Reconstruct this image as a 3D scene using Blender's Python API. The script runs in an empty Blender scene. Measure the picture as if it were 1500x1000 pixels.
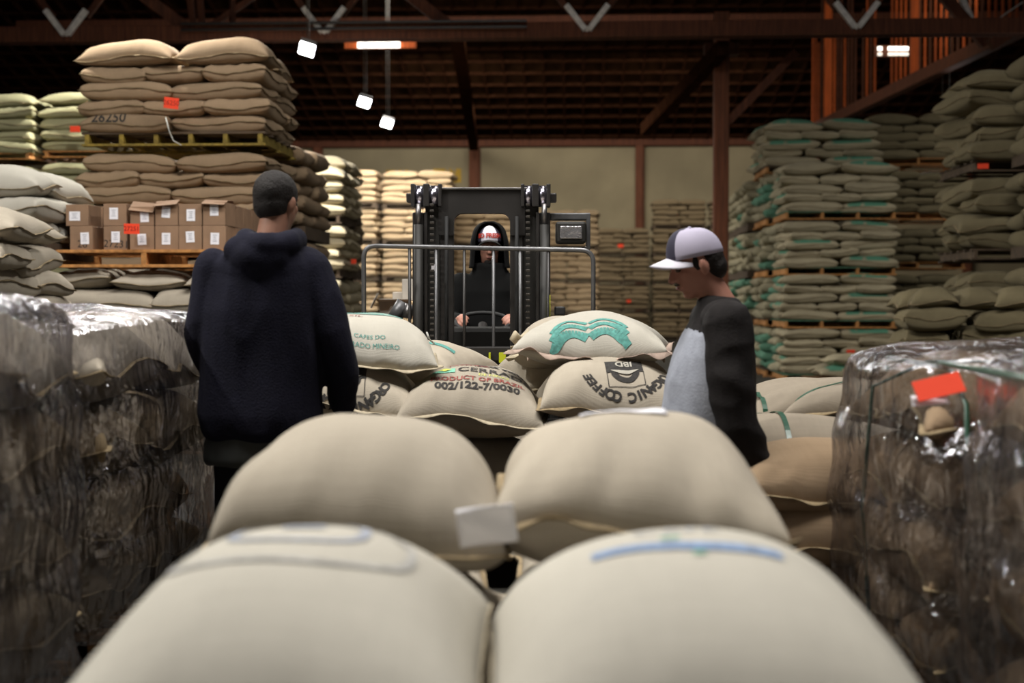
import bpy, bmesh, math, random
import numpy as np
from mathutils import Vector, Matrix, Euler, noise
from mathutils.bvhtree import BVHTree
PI = math.pi
sc = bpy.context.scene
COL = sc.collection
random.seed(7)

# ------------------------------------------------------------------ camera
FPX = 2083.0
CAMZ = 1.25
cd = bpy.data.cameras.new('camera')
cam = bpy.data.objects.new('camera', cd)
COL.objects.link(cam)
cam.location = (0, 0, CAMZ)
cam.rotation_euler = Euler((math.radians(90 - 1.6), 0, math.radians(2.75)))
cd.sensor_width = 36
cd.lens = 50
cd.clip_start = 0.05
cd.clip_end = 200
cd.dof.use_dof = True
cd.dof.focus_distance = 7.3
cd.dof.aperture_fstop = 2.2
sc.camera = cam
CM = Matrix.Translation((0, 0, CAMZ)) @ cam.rotation_euler.to_matrix().to_4x4()

def W(px, py, D):
    """the place seen at a pixel of the 1500x1000 frame, D metres in front of the camera"""
    return CM @ Vector(((px - 750) / FPX * D, (500 - py) / FPX * D, -D))

# ------------------------------------------------------------------ world and exposure
wd = bpy.data.worlds.new('world')
sc.world = wd
wd.use_nodes = True
bg = wd.node_tree.nodes['Background']
bg.inputs[0].default_value = (1.0, 0.86, 0.66, 1)
bg.inputs[1].default_value = 0.02
sc.view_settings.view_transform = 'Standard'
sc.view_settings.look = 'None'
sc.view_settings.gamma = 1
sc.view_settings.use_curve_mapping = False
sc.view_settings.exposure = 0.0
sc.cycles.use_denoising = True
sc.cycles.transparent_max_bounces = 12
sc.cycles.max_bounces = 6
sc.cycles.sample_clamp_indirect = 4

LAMP_W = 300
# hanging high-bay lamps: x, y, z of the lens; all hang in three rows along the building
LAMPS = [(-4.4, 22.8, 5.3, 1.0), (-4.4, 28.9, 5.3, 1.0), (-4.4, 32.3, 5.3, 0.8),
         (-4.4, 4.5, 5.3, 1.0), (-4.3, 13.2, 5.3, 0.55), (-4.4, 16.9, 5.3, 1.8), (0.4, 9.6, 5.3, 0.42),
         (7.6, 18.0, 5.3, 0.12), (7.7, 24.0, 5.3, 0.16), (7.6, 30.0, 5.3, 0.5)]

def area_light(name, loc, sx, sy, power, col=(1, 1, 1), rot=(0, 0, 0)):
    ld = bpy.data.lights.new(name, 'AREA')
    ld.shape = 'RECTANGLE'
    ld.size = sx
    ld.size_y = sy
    ld.energy = power
    ld.color = col
    o = bpy.data.objects.new(name, ld)
    COL.objects.link(o)
    o.location = loc
    o.rotation_euler = rot
    return o

for x, y, z, k in LAMPS:
    area_light('high_bay_lamp_light', (x, y, z - 0.03), 0.32, 0.5, LAMP_W * k, (1.0, 0.97, 0.90))
# overhead: added fill over near sacks and far stacks, skylight wash on back wall
area_light('overhead_fill_light', (-0.4, 4.6, 9.6), 8.0, 3.0, 1250, (1.0, 0.97, 0.93))  # unseen source, added for soft sack tops and broad film highlights
for x, y, z, k in LAMPS:
    pl = bpy.data.lights.new('lamp_spill', 'POINT'); pl.energy = 18 * min(k, 1); pl.shadow_soft_size = 0.12; pl.color = (1.0, 0.97, 0.92)
    po = bpy.data.objects.new('lamp_spill', pl); COL.objects.link(po); po.location = (x, y - 0.1, z - 0.16)
area_light('overhead_fill_light', (-3.0, 30.0, 8.6), 5.0, 1.6, 700, (1.0, 0.93, 0.82), (math.radians(35), 0, 0))  # added to brighten the fronts of the far stacks
area_light('overhead_fill_light', (-4.0, 41.5, 7.8), 5.0, 1.6, 400, (1.0, 0.95, 0.85), (math.radians(28), 0, 0))
area_light('overhead_fill_light', (3.0, 41.5, 7.8), 5.0, 1.6, 230, (1.0, 0.93, 0.80), (math.radians(28), 0, 0))

# ------------------------------------------------------------------ materials
def nodes_of(m):
    m.use_nodes = True
    nt = m.node_tree
    return nt, nt.nodes, nt.links, nt.nodes['Principled BSDF']

def mat(name, col, rough=0.8, metal=0.0, var=0.0, vscale=6.0, bump=0.0, bscale=40.0, spec=None, objvar=0.0, stretch=(1, 1, 1), emit=None, es=0):
    m = bpy.data.materials.new(name)
    nt, N, L, P = nodes_of(m)
    P.inputs['Base Color'].default_value = (*col, 1)
    P.inputs['Roughness'].default_value = rough
    P.inputs['Metallic'].default_value = metal
    if spec is not None:
        P.inputs['Specular IOR Level'].default_value = spec
    tc = N.new('ShaderNodeTexCoord')
    mp = N.new('ShaderNodeMapping')
    mp.inputs['Scale'].default_value = stretch
    L.new(tc.outputs['Object'], mp.inputs[0])
    if var or objvar:
        n = N.new('ShaderNodeTexNoise')
        n.inputs['Scale'].default_value = vscale
        n.inputs['Detail'].default_value = 4
        L.new(mp.outputs[0], n.inputs['Vector'])
        mr = N.new('ShaderNodeMapRange')
        mr.inputs['From Min'].default_value = 0.3
        mr.inputs['From Max'].default_value = 0.7
        mr.inputs['To Min'].default_value = 1 - var
        mr.inputs['To Max'].default_value = 1 + var
        L.new(n.outputs[0], mr.inputs[0])
        oi = N.new('ShaderNodeObjectInfo')
        mo = N.new('ShaderNodeMapRange')
        mo.inputs['To Min'].default_value = 1 - objvar
        mo.inputs['To Max'].default_value = 1 + objvar
        L.new(oi.outputs['Random'], mo.inputs[0])
        mu = N.new('ShaderNodeMath')
        mu.operation = 'MULTIPLY'
        L.new(mr.outputs[0], mu.inputs[0])
        L.new(mo.outputs[0], mu.inputs[1])
        vm = N.new('ShaderNodeVectorMath')
        vm.operation = 'SCALE'
        vm.inputs[0].default_value = col
        L.new(mu.outputs[0], vm.inputs['Scale'])
        L.new(vm.outputs[0], P.inputs['Base Color'])
    if bump:
        n2 = N.new('ShaderNodeTexNoise')
        n2.inputs['Scale'].default_value = bscale
        n2.inputs['Detail'].default_value = 3
        L.new(mp.outputs[0], n2.inputs['Vector'])
        b = N.new('ShaderNodeBump')
        b.inputs['Strength'].default_value = bump
        b.inputs['Distance'].default_value = 0.01
        L.new(n2.outputs[0], b.inputs['Height'])
        L.new(b.outputs[0], P.inputs['Normal'])
    if emit:
        P.inputs['Emission Color'].default_value = (*emit, 1)
        P.inputs['Emission Strength'].default_value = es
    return m

def burlap(name, col, var=0.13, objvar=0.12, weave=260.0, teal=None, hazy=0.0):
    """woven jute: crossed fine threads, streaky runs of thicker thread, blotches; with teal a broad faded print on the upper face"""
    m = bpy.data.materials.new(name)
    nt, N, L, P = nodes_of(m)
    P.inputs['Roughness'].default_value = 0.92
    P.inputs['Specular IOR Level'].default_value = 0.12
    P.inputs['Sheen Weight'].default_value = 0.02
    tc = N.new('ShaderNodeTexCoord')
    def noise_(scale, stretch, detail=3):
        mp = N.new('ShaderNodeMapping')
        mp.inputs['Scale'].default_value = stretch
        L.new(tc.outputs['Object'], mp.inputs[0])
        n = N.new('ShaderNodeTexNoise')
        n.inputs['Scale'].default_value = scale
        n.inputs['Detail'].default_value = detail
        L.new(mp.outputs[0], n.inputs['Vector'])
        return n
    a = noise_(5, (1, 1, 1), 4)
    b = noise_(16, (0.15, 3.2, 1))
    c = noise_(16, (3.2, 0.15, 1))
    s0 = N.new('ShaderNodeMath'); s0.operation = 'ADD'
    L.new(b.outputs[0], s0.inputs[0]); L.new(c.outputs[0], s0.inputs[1])
    s1 = N.new('ShaderNodeMath'); s1.operation = 'MULTIPLY_ADD'; s1.inputs[1].default_value = 0.4; s1.inputs[2].default_value = 0.6
    L.new(s0.outputs[0], s1.inputs[0])
    s2 = N.new('ShaderNodeMath'); s2.operation = 'ADD'
    L.new(s1.outputs[0], s2.inputs[0]); L.new(a.outputs[0], s2.inputs[1])
    mr = N.new('ShaderNodeMapRange')
    mr.inputs['From Min'].default_value = 1.1
    mr.inputs['From Max'].default_value = 1.9
    mr.inputs['To Min'].default_value = 1 - var
    mr.inputs['To Max'].default_value = 1 + var
    L.new(s2.outputs[0], mr.inputs[0])
    oi = N.new('ShaderNodeObjectInfo')
    mo = N.new('ShaderNodeMapRange')
    mo.inputs['To Min'].default_value = 1 - objvar
    mo.inputs['To Max'].default_value = 1 + objvar
    L.new(oi.outputs['Random'], mo.inputs[0])
    mu = N.new('ShaderNodeMath'); mu.operation = 'MULTIPLY'
    L.new(mr.outputs[0], mu.inputs[0]); L.new(mo.outputs[0], mu.inputs[1])
    vm = N.new('ShaderNodeVectorMath'); vm.operation = 'SCALE'
    vm.inputs[0].default_value = col
    L.new(mu.outputs[0], vm.inputs['Scale'])
    out = vm.outputs[0]
    if teal:
        # the printed field lies across the middle of the upper face, its edges worn
        sx = N.new('ShaderNodeSeparateXYZ')
        L.new(tc.outputs['Generated'], sx.inputs[0])
        def band(sock, lo, hi, sgn=1):
            q = N.new('ShaderNodeMapRange'); q.interpolation_type = 'SMOOTHSTEP'
            q.inputs['From Min'].default_value = lo; q.inputs['From Max'].default_value = hi
            q.inputs['To Min'].default_value = 0 if sgn > 0 else 1
            q.inputs['To Max'].default_value = 1 if sgn > 0 else 0
            L.new(sock, q.inputs[0]); return q.outputs[0]
        def mul(x, y):
            q = N.new('ShaderNodeMath'); q.operation = 'MULTIPLY'
            L.new(x, q.inputs[0]); L.new(y, q.inputs[1]); return q.outputs[0]
        wob = noise_(9, (1, 1, 1))
        k = mul(band(sx.outputs[2], 0.54, 0.64), band(sx.outputs[0], 0.14, 0.18))
        k = mul(k, band(sx.outputs[0], 0.80, 0.86, -1))
        k = mul(k, band(wob.outputs[0], 0.30, 0.44))
        pick = N.new('ShaderNodeMath'); pick.operation = 'LESS_THAN'
        pick.inputs[1].default_value = 0.5
        r2 = N.new('ShaderNodeMath'); r2.operation = 'MULTIPLY'; r2.inputs[1].default_value = 7.31
        fr = N.new('ShaderNodeMath'); fr.operation = 'FRACT'
        L.new(oi.outputs['Random'], r2.inputs[0]); L.new(r2.outputs[0], fr.inputs[0]); L.new(fr.outputs[0], pick.inputs[0])
        k = mul(k, pick.outputs[0])
        k2 = N.new('ShaderNodeMath'); k2.operation = 'MULTIPLY'; k2.inputs[1].default_value = 0.85
        L.new(k, k2.inputs[0])
        mx = N.new('ShaderNodeMix'); mx.data_type = 'RGBA'
        L.new(k2.outputs[0], mx.inputs[0]); L.new(out, mx.inputs[6]); mx.inputs[7].default_value = (*teal, 1)
        out = mx.outputs[2]
    L.new(out, P.inputs['Base Color'])
    w1 = N.new('ShaderNodeTexWave'); w1.bands_direction = 'X'; w1.inputs['Scale'].default_value = weave * 0.3
    w2 = N.new('ShaderNodeTexWave'); w2.bands_direction = 'Y'; w2.inputs['Scale'].default_value = weave * 0.3
    for w_ in (w1, w2):
        w_.inputs['Distortion'].default_value = 1.5
        L.new(tc.outputs['Object'], w_.inputs['Vector'])
    ad = N.new('ShaderNodeMath'); ad.operation = 'ADD'
    L.new(w1.outputs['Fac'], ad.inputs[0]); L.new(w2.outputs['Fac'], ad.inputs[1])
    ad2 = N.new('ShaderNodeMath'); ad2.operation = 'MULTIPLY_ADD'
    ad2.inputs[1].default_value = 0.12
    L.new(ad.outputs[0], ad2.inputs[0]); L.new(s2.outputs[0], ad2.inputs[2])
    bp = N.new('ShaderNodeBump'); bp.inputs['Strength'].default_value = 0.35; bp.inputs['Distance'].default_value = 0.006
    L.new(ad2.outputs[0], bp.inputs['Height']); L.new(bp.outputs[0], P.inputs['Normal'])
    return m

def film_mat():
    """clear stretch film: mostly see-through, glossy where it turns away, streaky tension wrinkles"""
    m = bpy.data.materials.new('stretch_film')
    m.use_nodes = True
    nt = m.node_tree; N = nt.nodes; L = nt.links
    N.clear()
    out = N.new('ShaderNodeOutputMaterial')
    tr = N.new('ShaderNodeBsdfTransparent'); tr.inputs[0].default_value = (0.78, 0.78, 0.80, 1)
    gl = N.new('ShaderNodeBsdfGlossy'); gl.inputs['Roughness'].default_value = 0.15
    gl.inputs[0].default_value = (0.96, 0.95, 1.0, 1)
    df = N.new('ShaderNodeBsdfDiffuse'); df.inputs[0].default_value = (0.75, 0.75, 0.8, 1)
    lw = N.new('ShaderNodeLayerWeight'); lw.inputs[0].default_value = 0.35
    tc = N.new('ShaderNodeTexCoord')
    def nz(scale, st, d=3, dist=0.0):
        mp = N.new('ShaderNodeMapping'); mp.inputs['Scale'].default_value = st
        mp.inputs['Rotation'].default_value = (0.3, 0.5, 0.2)
        L.new(tc.outputs['Object'], mp.inputs[0])
        n = N.new('ShaderNodeTexNoise'); n.inputs['Scale'].default_value = scale; n.inputs['Detail'].default_value = d
        n.inputs['Distortion'].default_value = dist
        L.new(mp.outputs[0], n.inputs['Vector']); return n.outputs[0]
    def rg(scale, st, dist):
        mp = N.new('ShaderNodeMapping'); mp.inputs['Scale'].default_value = st; mp.inputs['Rotation'].default_value = (0.25, -0.35, 0.3)
        L.new(tc.outputs['Object'], mp.inputs[0])
        n = N.new('ShaderNodeTexNoise'); n.noise_type = 'RIDGED_MULTIFRACTAL'; n.normalize = True
        n.inputs['Scale'].default_value = scale; n.inputs['Detail'].default_value = 4; n.inputs['Distortion'].default_value = dist
        L.new(mp.outputs[0], n.inputs['Vector']); return n.outputs[0]
    n1 = rg(2.4, (1.3, 1.3, 0.7), 0.7)
    n2 = nz(16, (1.6, 1.6, 0.45), 3, 0.6)
    ad = N.new('ShaderNodeMath'); ad.operation = 'MULTIPLY_ADD'; ad.inputs[1].default_value = 0.3
    L.new(n2, ad.inputs[0]); L.new(n1, ad.inputs[2])
    bp = N.new('ShaderNodeBump'); bp.inputs['Strength'].default_value = 1.0; bp.inputs['Distance'].default_value = 0.11
    L.new(ad.outputs[0], bp.inputs['Height'])
    L.new(bp.outputs[0], gl.inputs['Normal']); L.new(bp.outputs[0], lw.inputs['Normal'])
    fm = N.new('ShaderNodeMapRange'); fm.inputs['To Min'].default_value = 0.19; fm.inputs['To Max'].default_value = 0.85
    L.new(lw.outputs['Fresnel'], fm.inputs[0])
    m1 = N.new('ShaderNodeMixShader'); L.new(fm.outputs[0], m1.inputs[0]); L.new(tr.outputs[0], m1.inputs[1]); L.new(gl.outputs[0], m1.inputs[2])
    pz = N.new('ShaderNodeMapRange'); pz.inputs['From Min'].default_value = 0.42; pz.inputs['From Max'].default_value = 0.80  # milky film folds, whitened further to stand in for glints
    pz.inputs['To Min'].default_value = 0.0; pz.inputs['To Max'].default_value = 0.60
    L.new(n1, pz.inputs[0])
    m2 = N.new('ShaderNodeMixShader'); L.new(pz.outputs[0], m2.inputs[0]); L.new(m1.outputs[0], m2.inputs[1]); L.new(df.outputs[0], m2.inputs[2])
    L.new(m2.outputs[0], out.inputs[0])
    return m

M = {}
TEAL = (0.05, 0.25, 0.165)
M['tan'] = burlap('burlap_tan', (0.375, 0.33, 0.265), var=0.09)
M['pale'] = burlap('burlap_pale', (0.43, 0.405, 0.35), objvar=0.03, var=0.07)
M['brown'] = burlap('burlap_brown', (0.285, 0.203, 0.128), weave=150)
M['dun'] = burlap('burlap_dun', (0.235, 0.20, 0.155))
M['gold'] = burlap('burlap_gold', (0.42, 0.31, 0.19), weave=100)
M['cream'] = burlap('burlap_cream', (0.50, 0.43, 0.29), weave=100)
M['green'] = burlap('burlap_teal_printed', (0.37, 0.32, 0.215), teal=TEAL, weave=100)
M['green_plain'] = burlap('burlap_green_grey', (0.37, 0.33, 0.22), weave=100)
M['green_teal'] = burlap('burlap_teal_field', (0.13, 0.28, 0.19), weave=100)
M['olive'] = burlap('burlap_olive', (0.18, 0.15, 0.088), weave=100)
M['lime'] = burlap('burlap_yellowish', (0.29, 0.275, 0.16), weave=100)
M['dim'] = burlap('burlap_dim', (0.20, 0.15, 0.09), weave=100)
M['seam'] = mat('seam_thread', (0.24, 0.18, 0.10), 0.95, var=0.25, vscale=60)
M['seam_pink'] = mat('seam_pinkish', (0.36, 0.27, 0.22), 0.95, var=0.3, vscale=14)
M['seam_pale'] = mat('seam_pale', (0.40, 0.34, 0.24), 0.95, var=0.2, vscale=40)
M['ink'] = mat('ink_black', (0.03, 0.027, 0.025), 0.9, var=0.4, vscale=80)
M['ink_teal'] = mat('ink_teal', (0.085, 0.27, 0.235), 0.9, var=0.3, vscale=60)
M['ink_green'] = mat('ink_green', (0.16, 0.42, 0.30), 0.9, var=0.2, vscale=60)
M['ink_yellow'] = mat('ink_yellow', (0.55, 0.58, 0.12), 0.9)
M['ink_blue'] = mat('ink_blue', (0.17, 0.25, 0.40), 0.9, var=0.3, vscale=50)
M['ink_greyblue'] = mat('ink_greyblue', (0.29, 0.31, 0.36), 0.9, var=0.3, vscale=50)
M['ink_grey'] = mat('ink_grey', (0.35, 0.34, 0.32), 0.9, var=0.3, vscale=50)
M['ink_red'] = mat('ink_red', (0.25, 0.06, 0.05), 0.9, var=0.3, vscale=50)
M['paper'] = mat('paper_white', (0.86, 0.85, 0.90), 0.7)
M['red_card'] = mat('red_card', (0.95, 0.075, 0.028), 0.55, spec=0.3)
M['ink_card'] = mat('ink_card', (0.35, 0.02, 0.01), 0.8)
M['card'] = mat('cardboard', (0.27, 0.165, 0.10), 0.85, var=0.12, vscale=8, objvar=0.08)
M['card_grey'] = mat('cardboard_pale', (0.42, 0.38, 0.33), 0.85, var=0.1)
M['wood'] = mat('pallet_wood', (0.20, 0.105, 0.045), 0.85, var=0.35, vscale=10, bump=0.3, stretch=(1, 6, 6), objvar=0.25)
M['wood_orange'] = mat('pallet_wood_orange', (0.42, 0.19, 0.055), 0.8, var=0.35, vscale=18, objvar=0.2)
M['wood_dark'] = mat('pallet_wood_dark', (0.075, 0.05, 0.03), 0.9, var=0.3, vscale=10, objvar=0.2)
M['wood_yellow'] = mat('pallet_paint_yellow', (0.20, 0.14, 0.018), 0.75, var=0.4, vscale=30, objvar=0.2)
M['wood_green'] = mat('pallet_paint_green', (0.05, 0.12, 0.07), 0.8, var=0.3, vscale=14)
M['redwood'] = mat('redwood_timber', (0.11, 0.034, 0.015), 0.8, var=0.4, vscale=3, bump=0.3, stretch=(6, 6, 0.5), objvar=0.15)
M['redwood_post'] = mat('redwood_post', (0.16, 0.05, 0.02), 0.75, var=0.4, vscale=3, bump=0.3, stretch=(8, 8, 0.5))
M['redwood_lit'] = mat('redwood_lit_orange', (0.50, 0.10, 0.018), 0.75, var=0.3, vscale=3, stretch=(6, 6, 0.5), objvar=0.3)  # redwood with the warm light painted into its colour
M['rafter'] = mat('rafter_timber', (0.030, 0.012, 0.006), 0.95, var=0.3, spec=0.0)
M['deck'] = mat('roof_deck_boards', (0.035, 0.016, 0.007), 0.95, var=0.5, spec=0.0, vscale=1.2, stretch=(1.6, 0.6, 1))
M['white_strap'] = mat('painted_steel_strap', (0.85, 0.82, 0.80), 0.6, var=0.2, vscale=12)
M['floor'] = mat('concrete_floor', (0.035, 0.032, 0.026), 0.75, var=0.3, vscale=0.9, bump=0.1, bscale=30, spec=0.3)
M['wallboard'] = mat('grimy_wall_board', (0.36, 0.30, 0.19), 0.9, var=0.22, vscale=0.45, bump=0.05)
M['sign_yellow'] = mat('yellow_sign', (0.60, 0.36, 0.015), 0.6)
M['black_steel'] = mat('black_steel', (0.020, 0.018, 0.017), 0.42, 0.0, var=0.3, vscale=5, spec=0.5)
M['black_paint'] = mat('black_paint', (0.013, 0.012, 0.010), 0.6, 0.0, var=0.2)
M['steel'] = mat('bare_steel', (0.22, 0.21, 0.21), 0.38, 0.9, var=0.25, vscale=12)
M['roller'] = mat('roller_steel', (0.62, 0.60, 0.72), 0.22, 1.0)
M['chain'] = mat('chain_steel', (0.10, 0.09, 0.08), 0.4, 0.8)
M['grey_tube'] = mat('grey_tube', (0.13, 0.13, 0.135), 0.4, 0.5, var=0.2, vscale=20)
M['yellow_paint'] = mat('yellow_paint', (0.55, 0.58, 0.02), 0.5)
M['rubber'] = mat('rubber', (0.012, 0.012, 0.012), 0.75)
M['lens'] = mat('headlamp_lens', (0.55, 0.54, 0.56), 0.15, 0.8, var=0.3, vscale=40, bump=0.5, bscale=60)
M['navy'] = mat('navy_fleece', (0.007, 0.007, 0.016), 0.92, var=0.15, vscale=18, bump=0.25, bscale=130, spec=0.2)
M['jacket'] = mat('black_jacket', (0.006, 0.006, 0.006), 0.9, var=0.1, spec=0.12)
M['denim'] = mat('dark_trousers', (0.010, 0.010, 0.012), 0.9, spec=0.2)
M['shirt_grey'] = mat('grey_shirt', (0.055, 0.058, 0.055), 0.9, spec=0.2)
M['shirt_light'] = mat('heather_grey_jersey', (0.34, 0.36, 0.42), 0.9, var=0.08, vscale=30, bump=0.2, bscale=120, spec=0.2)
M['shirt_dark'] = mat('charcoal_jersey', (0.015, 0.013, 0.013), 0.92, var=0.12, vscale=20, bump=0.2, bscale=120, spec=0.2)
M['skin'] = mat('skin', (0.42, 0.20, 0.145), 0.55, var=0.08, vscale=12, spec=0.35)
M['skin_dark'] = mat('skin_tan', (0.30, 0.15, 0.10), 0.55, var=0.08, vscale=12, spec=0.35)
M['hair'] = mat('black_hair', (0.012, 0.009, 0.008), 0.7, bump=0.5, bscale=160, spec=0.3)
M['eye'] = mat('eye', (0.05, 0.03, 0.02), 0.2)
M['lip'] = mat('lips', (0.28, 0.10, 0.08), 0.6)
M['cap_lilac'] = mat('cap_pale_lilac', (0.42, 0.39, 0.50), 0.85, var=0.05)
M['cap_navy'] = mat('cap_navy', (0.03, 0.027, 0.05), 0.85)
M['cap_white'] = mat('cap_white', (0.66, 0.64, 0.72), 0.8)
M['cap_red'] = mat('cap_red_letters', (0.40, 0.03, 0.015), 0.7)
M['strap'] = mat('green_strap', (0.015, 0.07, 0.04), 0.3, spec=0.8)
M['film'] = film_mat()
M['lamp_lens'] = mat('lamp_lens', (1, 1, 1), 0.5, emit=(0.93, 0.96, 1.0), es=28)
M['lamp_body'] = mat('lamp_housing', (0.35, 0.35, 0.36), 0.5, 0.3)
M['sky_pane'] = mat('skylight_pane', (1, 1, 1), 0.5, emit=(1.0, 0.94, 0.82), es=4)
M['sky_pane_warm'] = mat('skylight_pane_dim', (1, 1, 1), 0.5, emit=(1.0, 0.9, 0.75), es=1.6)
M['wire'] = mat('wire', (0.16, 0.15, 0.14), 0.5, 0.5)
M['string'] = mat('white_string', (0.5, 0.5, 0.46), 0.8)

# ------------------------------------------------------------------ object helpers
def obj(name, me, m=None, parent=None, loc=None, rot=None):
    o = bpy.data.objects.new(name, me)
    COL.objects.link(o)
    if m is not None and me is not None and not me.materials:
        me.materials.append(m)
    if parent is not None:
        o.parent = parent
    if loc is not None:
        o.location = loc
    if rot is not None:
        o.rotation_euler = rot
    return o

def tag(o, label=None, cat=None, group=None, kind=None):
    if label: o['label'] = label
    if cat: o['category'] = cat
    if group: o['group'] = group
    if kind: o['kind'] = kind
    return o

def thing(name, label, cat, loc=(0, 0, 0), rz=0.0, group=None, rot=None):
    o = bpy.data.objects.new(name, None)
    COL.objects.link(o)
    o.location = loc
    o.rotation_euler = rot if rot is not None else (0, 0, rz)
    o.empty_display_size = 0.1
    return tag(o, label, cat, group)

def me_of(bm, name='mesh', smooth=False):
    bmesh.ops.recalc_face_normals(bm, faces=bm.faces)
    me = bpy.data.meshes.new(name)
    bm.to_mesh(me)
    bm.free()
    if smooth:
        for p in me.polygons:
            p.use_smooth = True
    return me

def bx(bm, lo, hi, bev=0.0, mtx=None):
    lo = Vector(lo); hi = Vector(hi)
    c = (lo + hi) / 2; s = hi - lo
    r = bmesh.ops.create_cube(bm, size=1.0)
    vs = r['verts']
    for v in vs:
        v.co = Vector((v.co.x * s.x, v.co.y * s.y, v.co.z * s.z)) + c
    if bev > 0:
        es = list({e for v in vs for e in v.link_edges})
        rr = bmesh.ops.bevel(bm, geom=es, offset=bev, segments=2, profile=0.5, affect='EDGES')
        vs = list({v for f in rr['faces'] for v in f.verts} | {v for v in vs if v.is_valid})
    if mtx is not None:
        for v in vs:
            v.co = mtx @ v.co
    return vs

_boxcache = {}
def box(name, lo, hi, m, parent=None, bev=0.004, **k):
    lo = Vector(lo); hi = Vector(hi)
    s = hi - lo
    key = (round(s.x, 4), round(s.y, 4), round(s.z, 4), m.name, bev)
    if key not in _boxcache:
        bm = bmesh.new()
        bx(bm, -s / 2, s / 2, min(bev, min(s) * 0.3))
        me = me_of(bm, name)
        me.materials.append(m)
        _boxcache[key] = me
    return obj(name, _boxcache[key], None, parent, (lo + hi) / 2)

def beam(name, a, b, w, h, m, parent=None, bev=0.006):
    """a straight timber or bar from a to b, w wide, h deep"""
    a = Vector(a); b = Vector(b)
    d = b - a
    bm = bmesh.new()
    bx(bm, (-w / 2, -h / 2, 0), (w / 2, h / 2, d.length), min(bev, w * 0.2))
    q = d.to_track_quat('Z', 'Y')
    bm.transform(Matrix.Translation(a) @ q.to_matrix().to_4x4())
    return obj(name, me_of(bm, name), m, parent)

def tube_bm(bm, pts, r, n=8, closed=False, caps=True):
    pts = [Vector(p) for p in pts]
    rr = r if isinstance(r, (list, tuple)) else [r] * len(pts)
    rings = []
    prev = None
    for i, p in enumerate(pts):
        if closed:
            t = pts[(i + 1) % len(pts)] - pts[i - 1]
        else:
            t = pts[min(i + 1, len(pts) - 1)] - pts[max(i - 1, 0)]
        t.normalize()
        if prev is None:
            ref = Vector((0, 0, 1)) if abs(t.z) < 0.9 else Vector((1, 0, 0))
            s = t.cross(ref).normalized()
        else:
            s = (prev - t * prev.dot(t)).normalized()
        prev = s
        u = t.cross(s)
        rings.append([bm.verts.new(p + (s * math.cos(2 * PI * k / n) + u * math.sin(2 * PI * k / n)) * rr[i]) for k in range(n)])
    m = len(rings)
    for i in range(m if closed else m - 1):
        A = rings[i]; B = rings[(i + 1) % m]
        for k in range(n):
            bm.faces.new((A[k], A[(k + 1) % n], B[(k + 1) % n], B[k]))
    if caps and not closed:
        bm.faces.new(rings[0][::-1]); bm.faces.new(rings[-1])

def tube(name, pts, r, m, parent=None, n=8, **k):
    bm = bmesh.new()
    tube_bm(bm, pts, r, n, **k)
    return obj(name, me_of(bm, name, True), m, parent)

def cyl(name, a, b, r, m, parent=None, n=20, r2=None):
    bm = bmesh.new()
    tube_bm(bm, [a, b], [r, r2 if r2 is not None else r], n)
    me = me_of(bm, name)
    for p in me.polygons:
        p.use_smooth = len(p.vertices) == 4
    return obj(name, me, m, parent)

def round_path(pts, r, n=5):
    out = []
    pts = [Vector(p) for p in pts]
    out.append(pts[0])
    for i in range(1, len(pts) - 1):
        a, b, c = pts[i - 1], pts[i], pts[i + 1]
        p = b + (a - b).normalized() * r
        q = b + (c - b).normalized() * r
        for k in range(n + 1):
            t = k / n
            out.append(p * (1 - t) ** 2 + b * 2 * t * (1 - t) + q * t * t)
    out.append(pts[-1])
    return out

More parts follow.
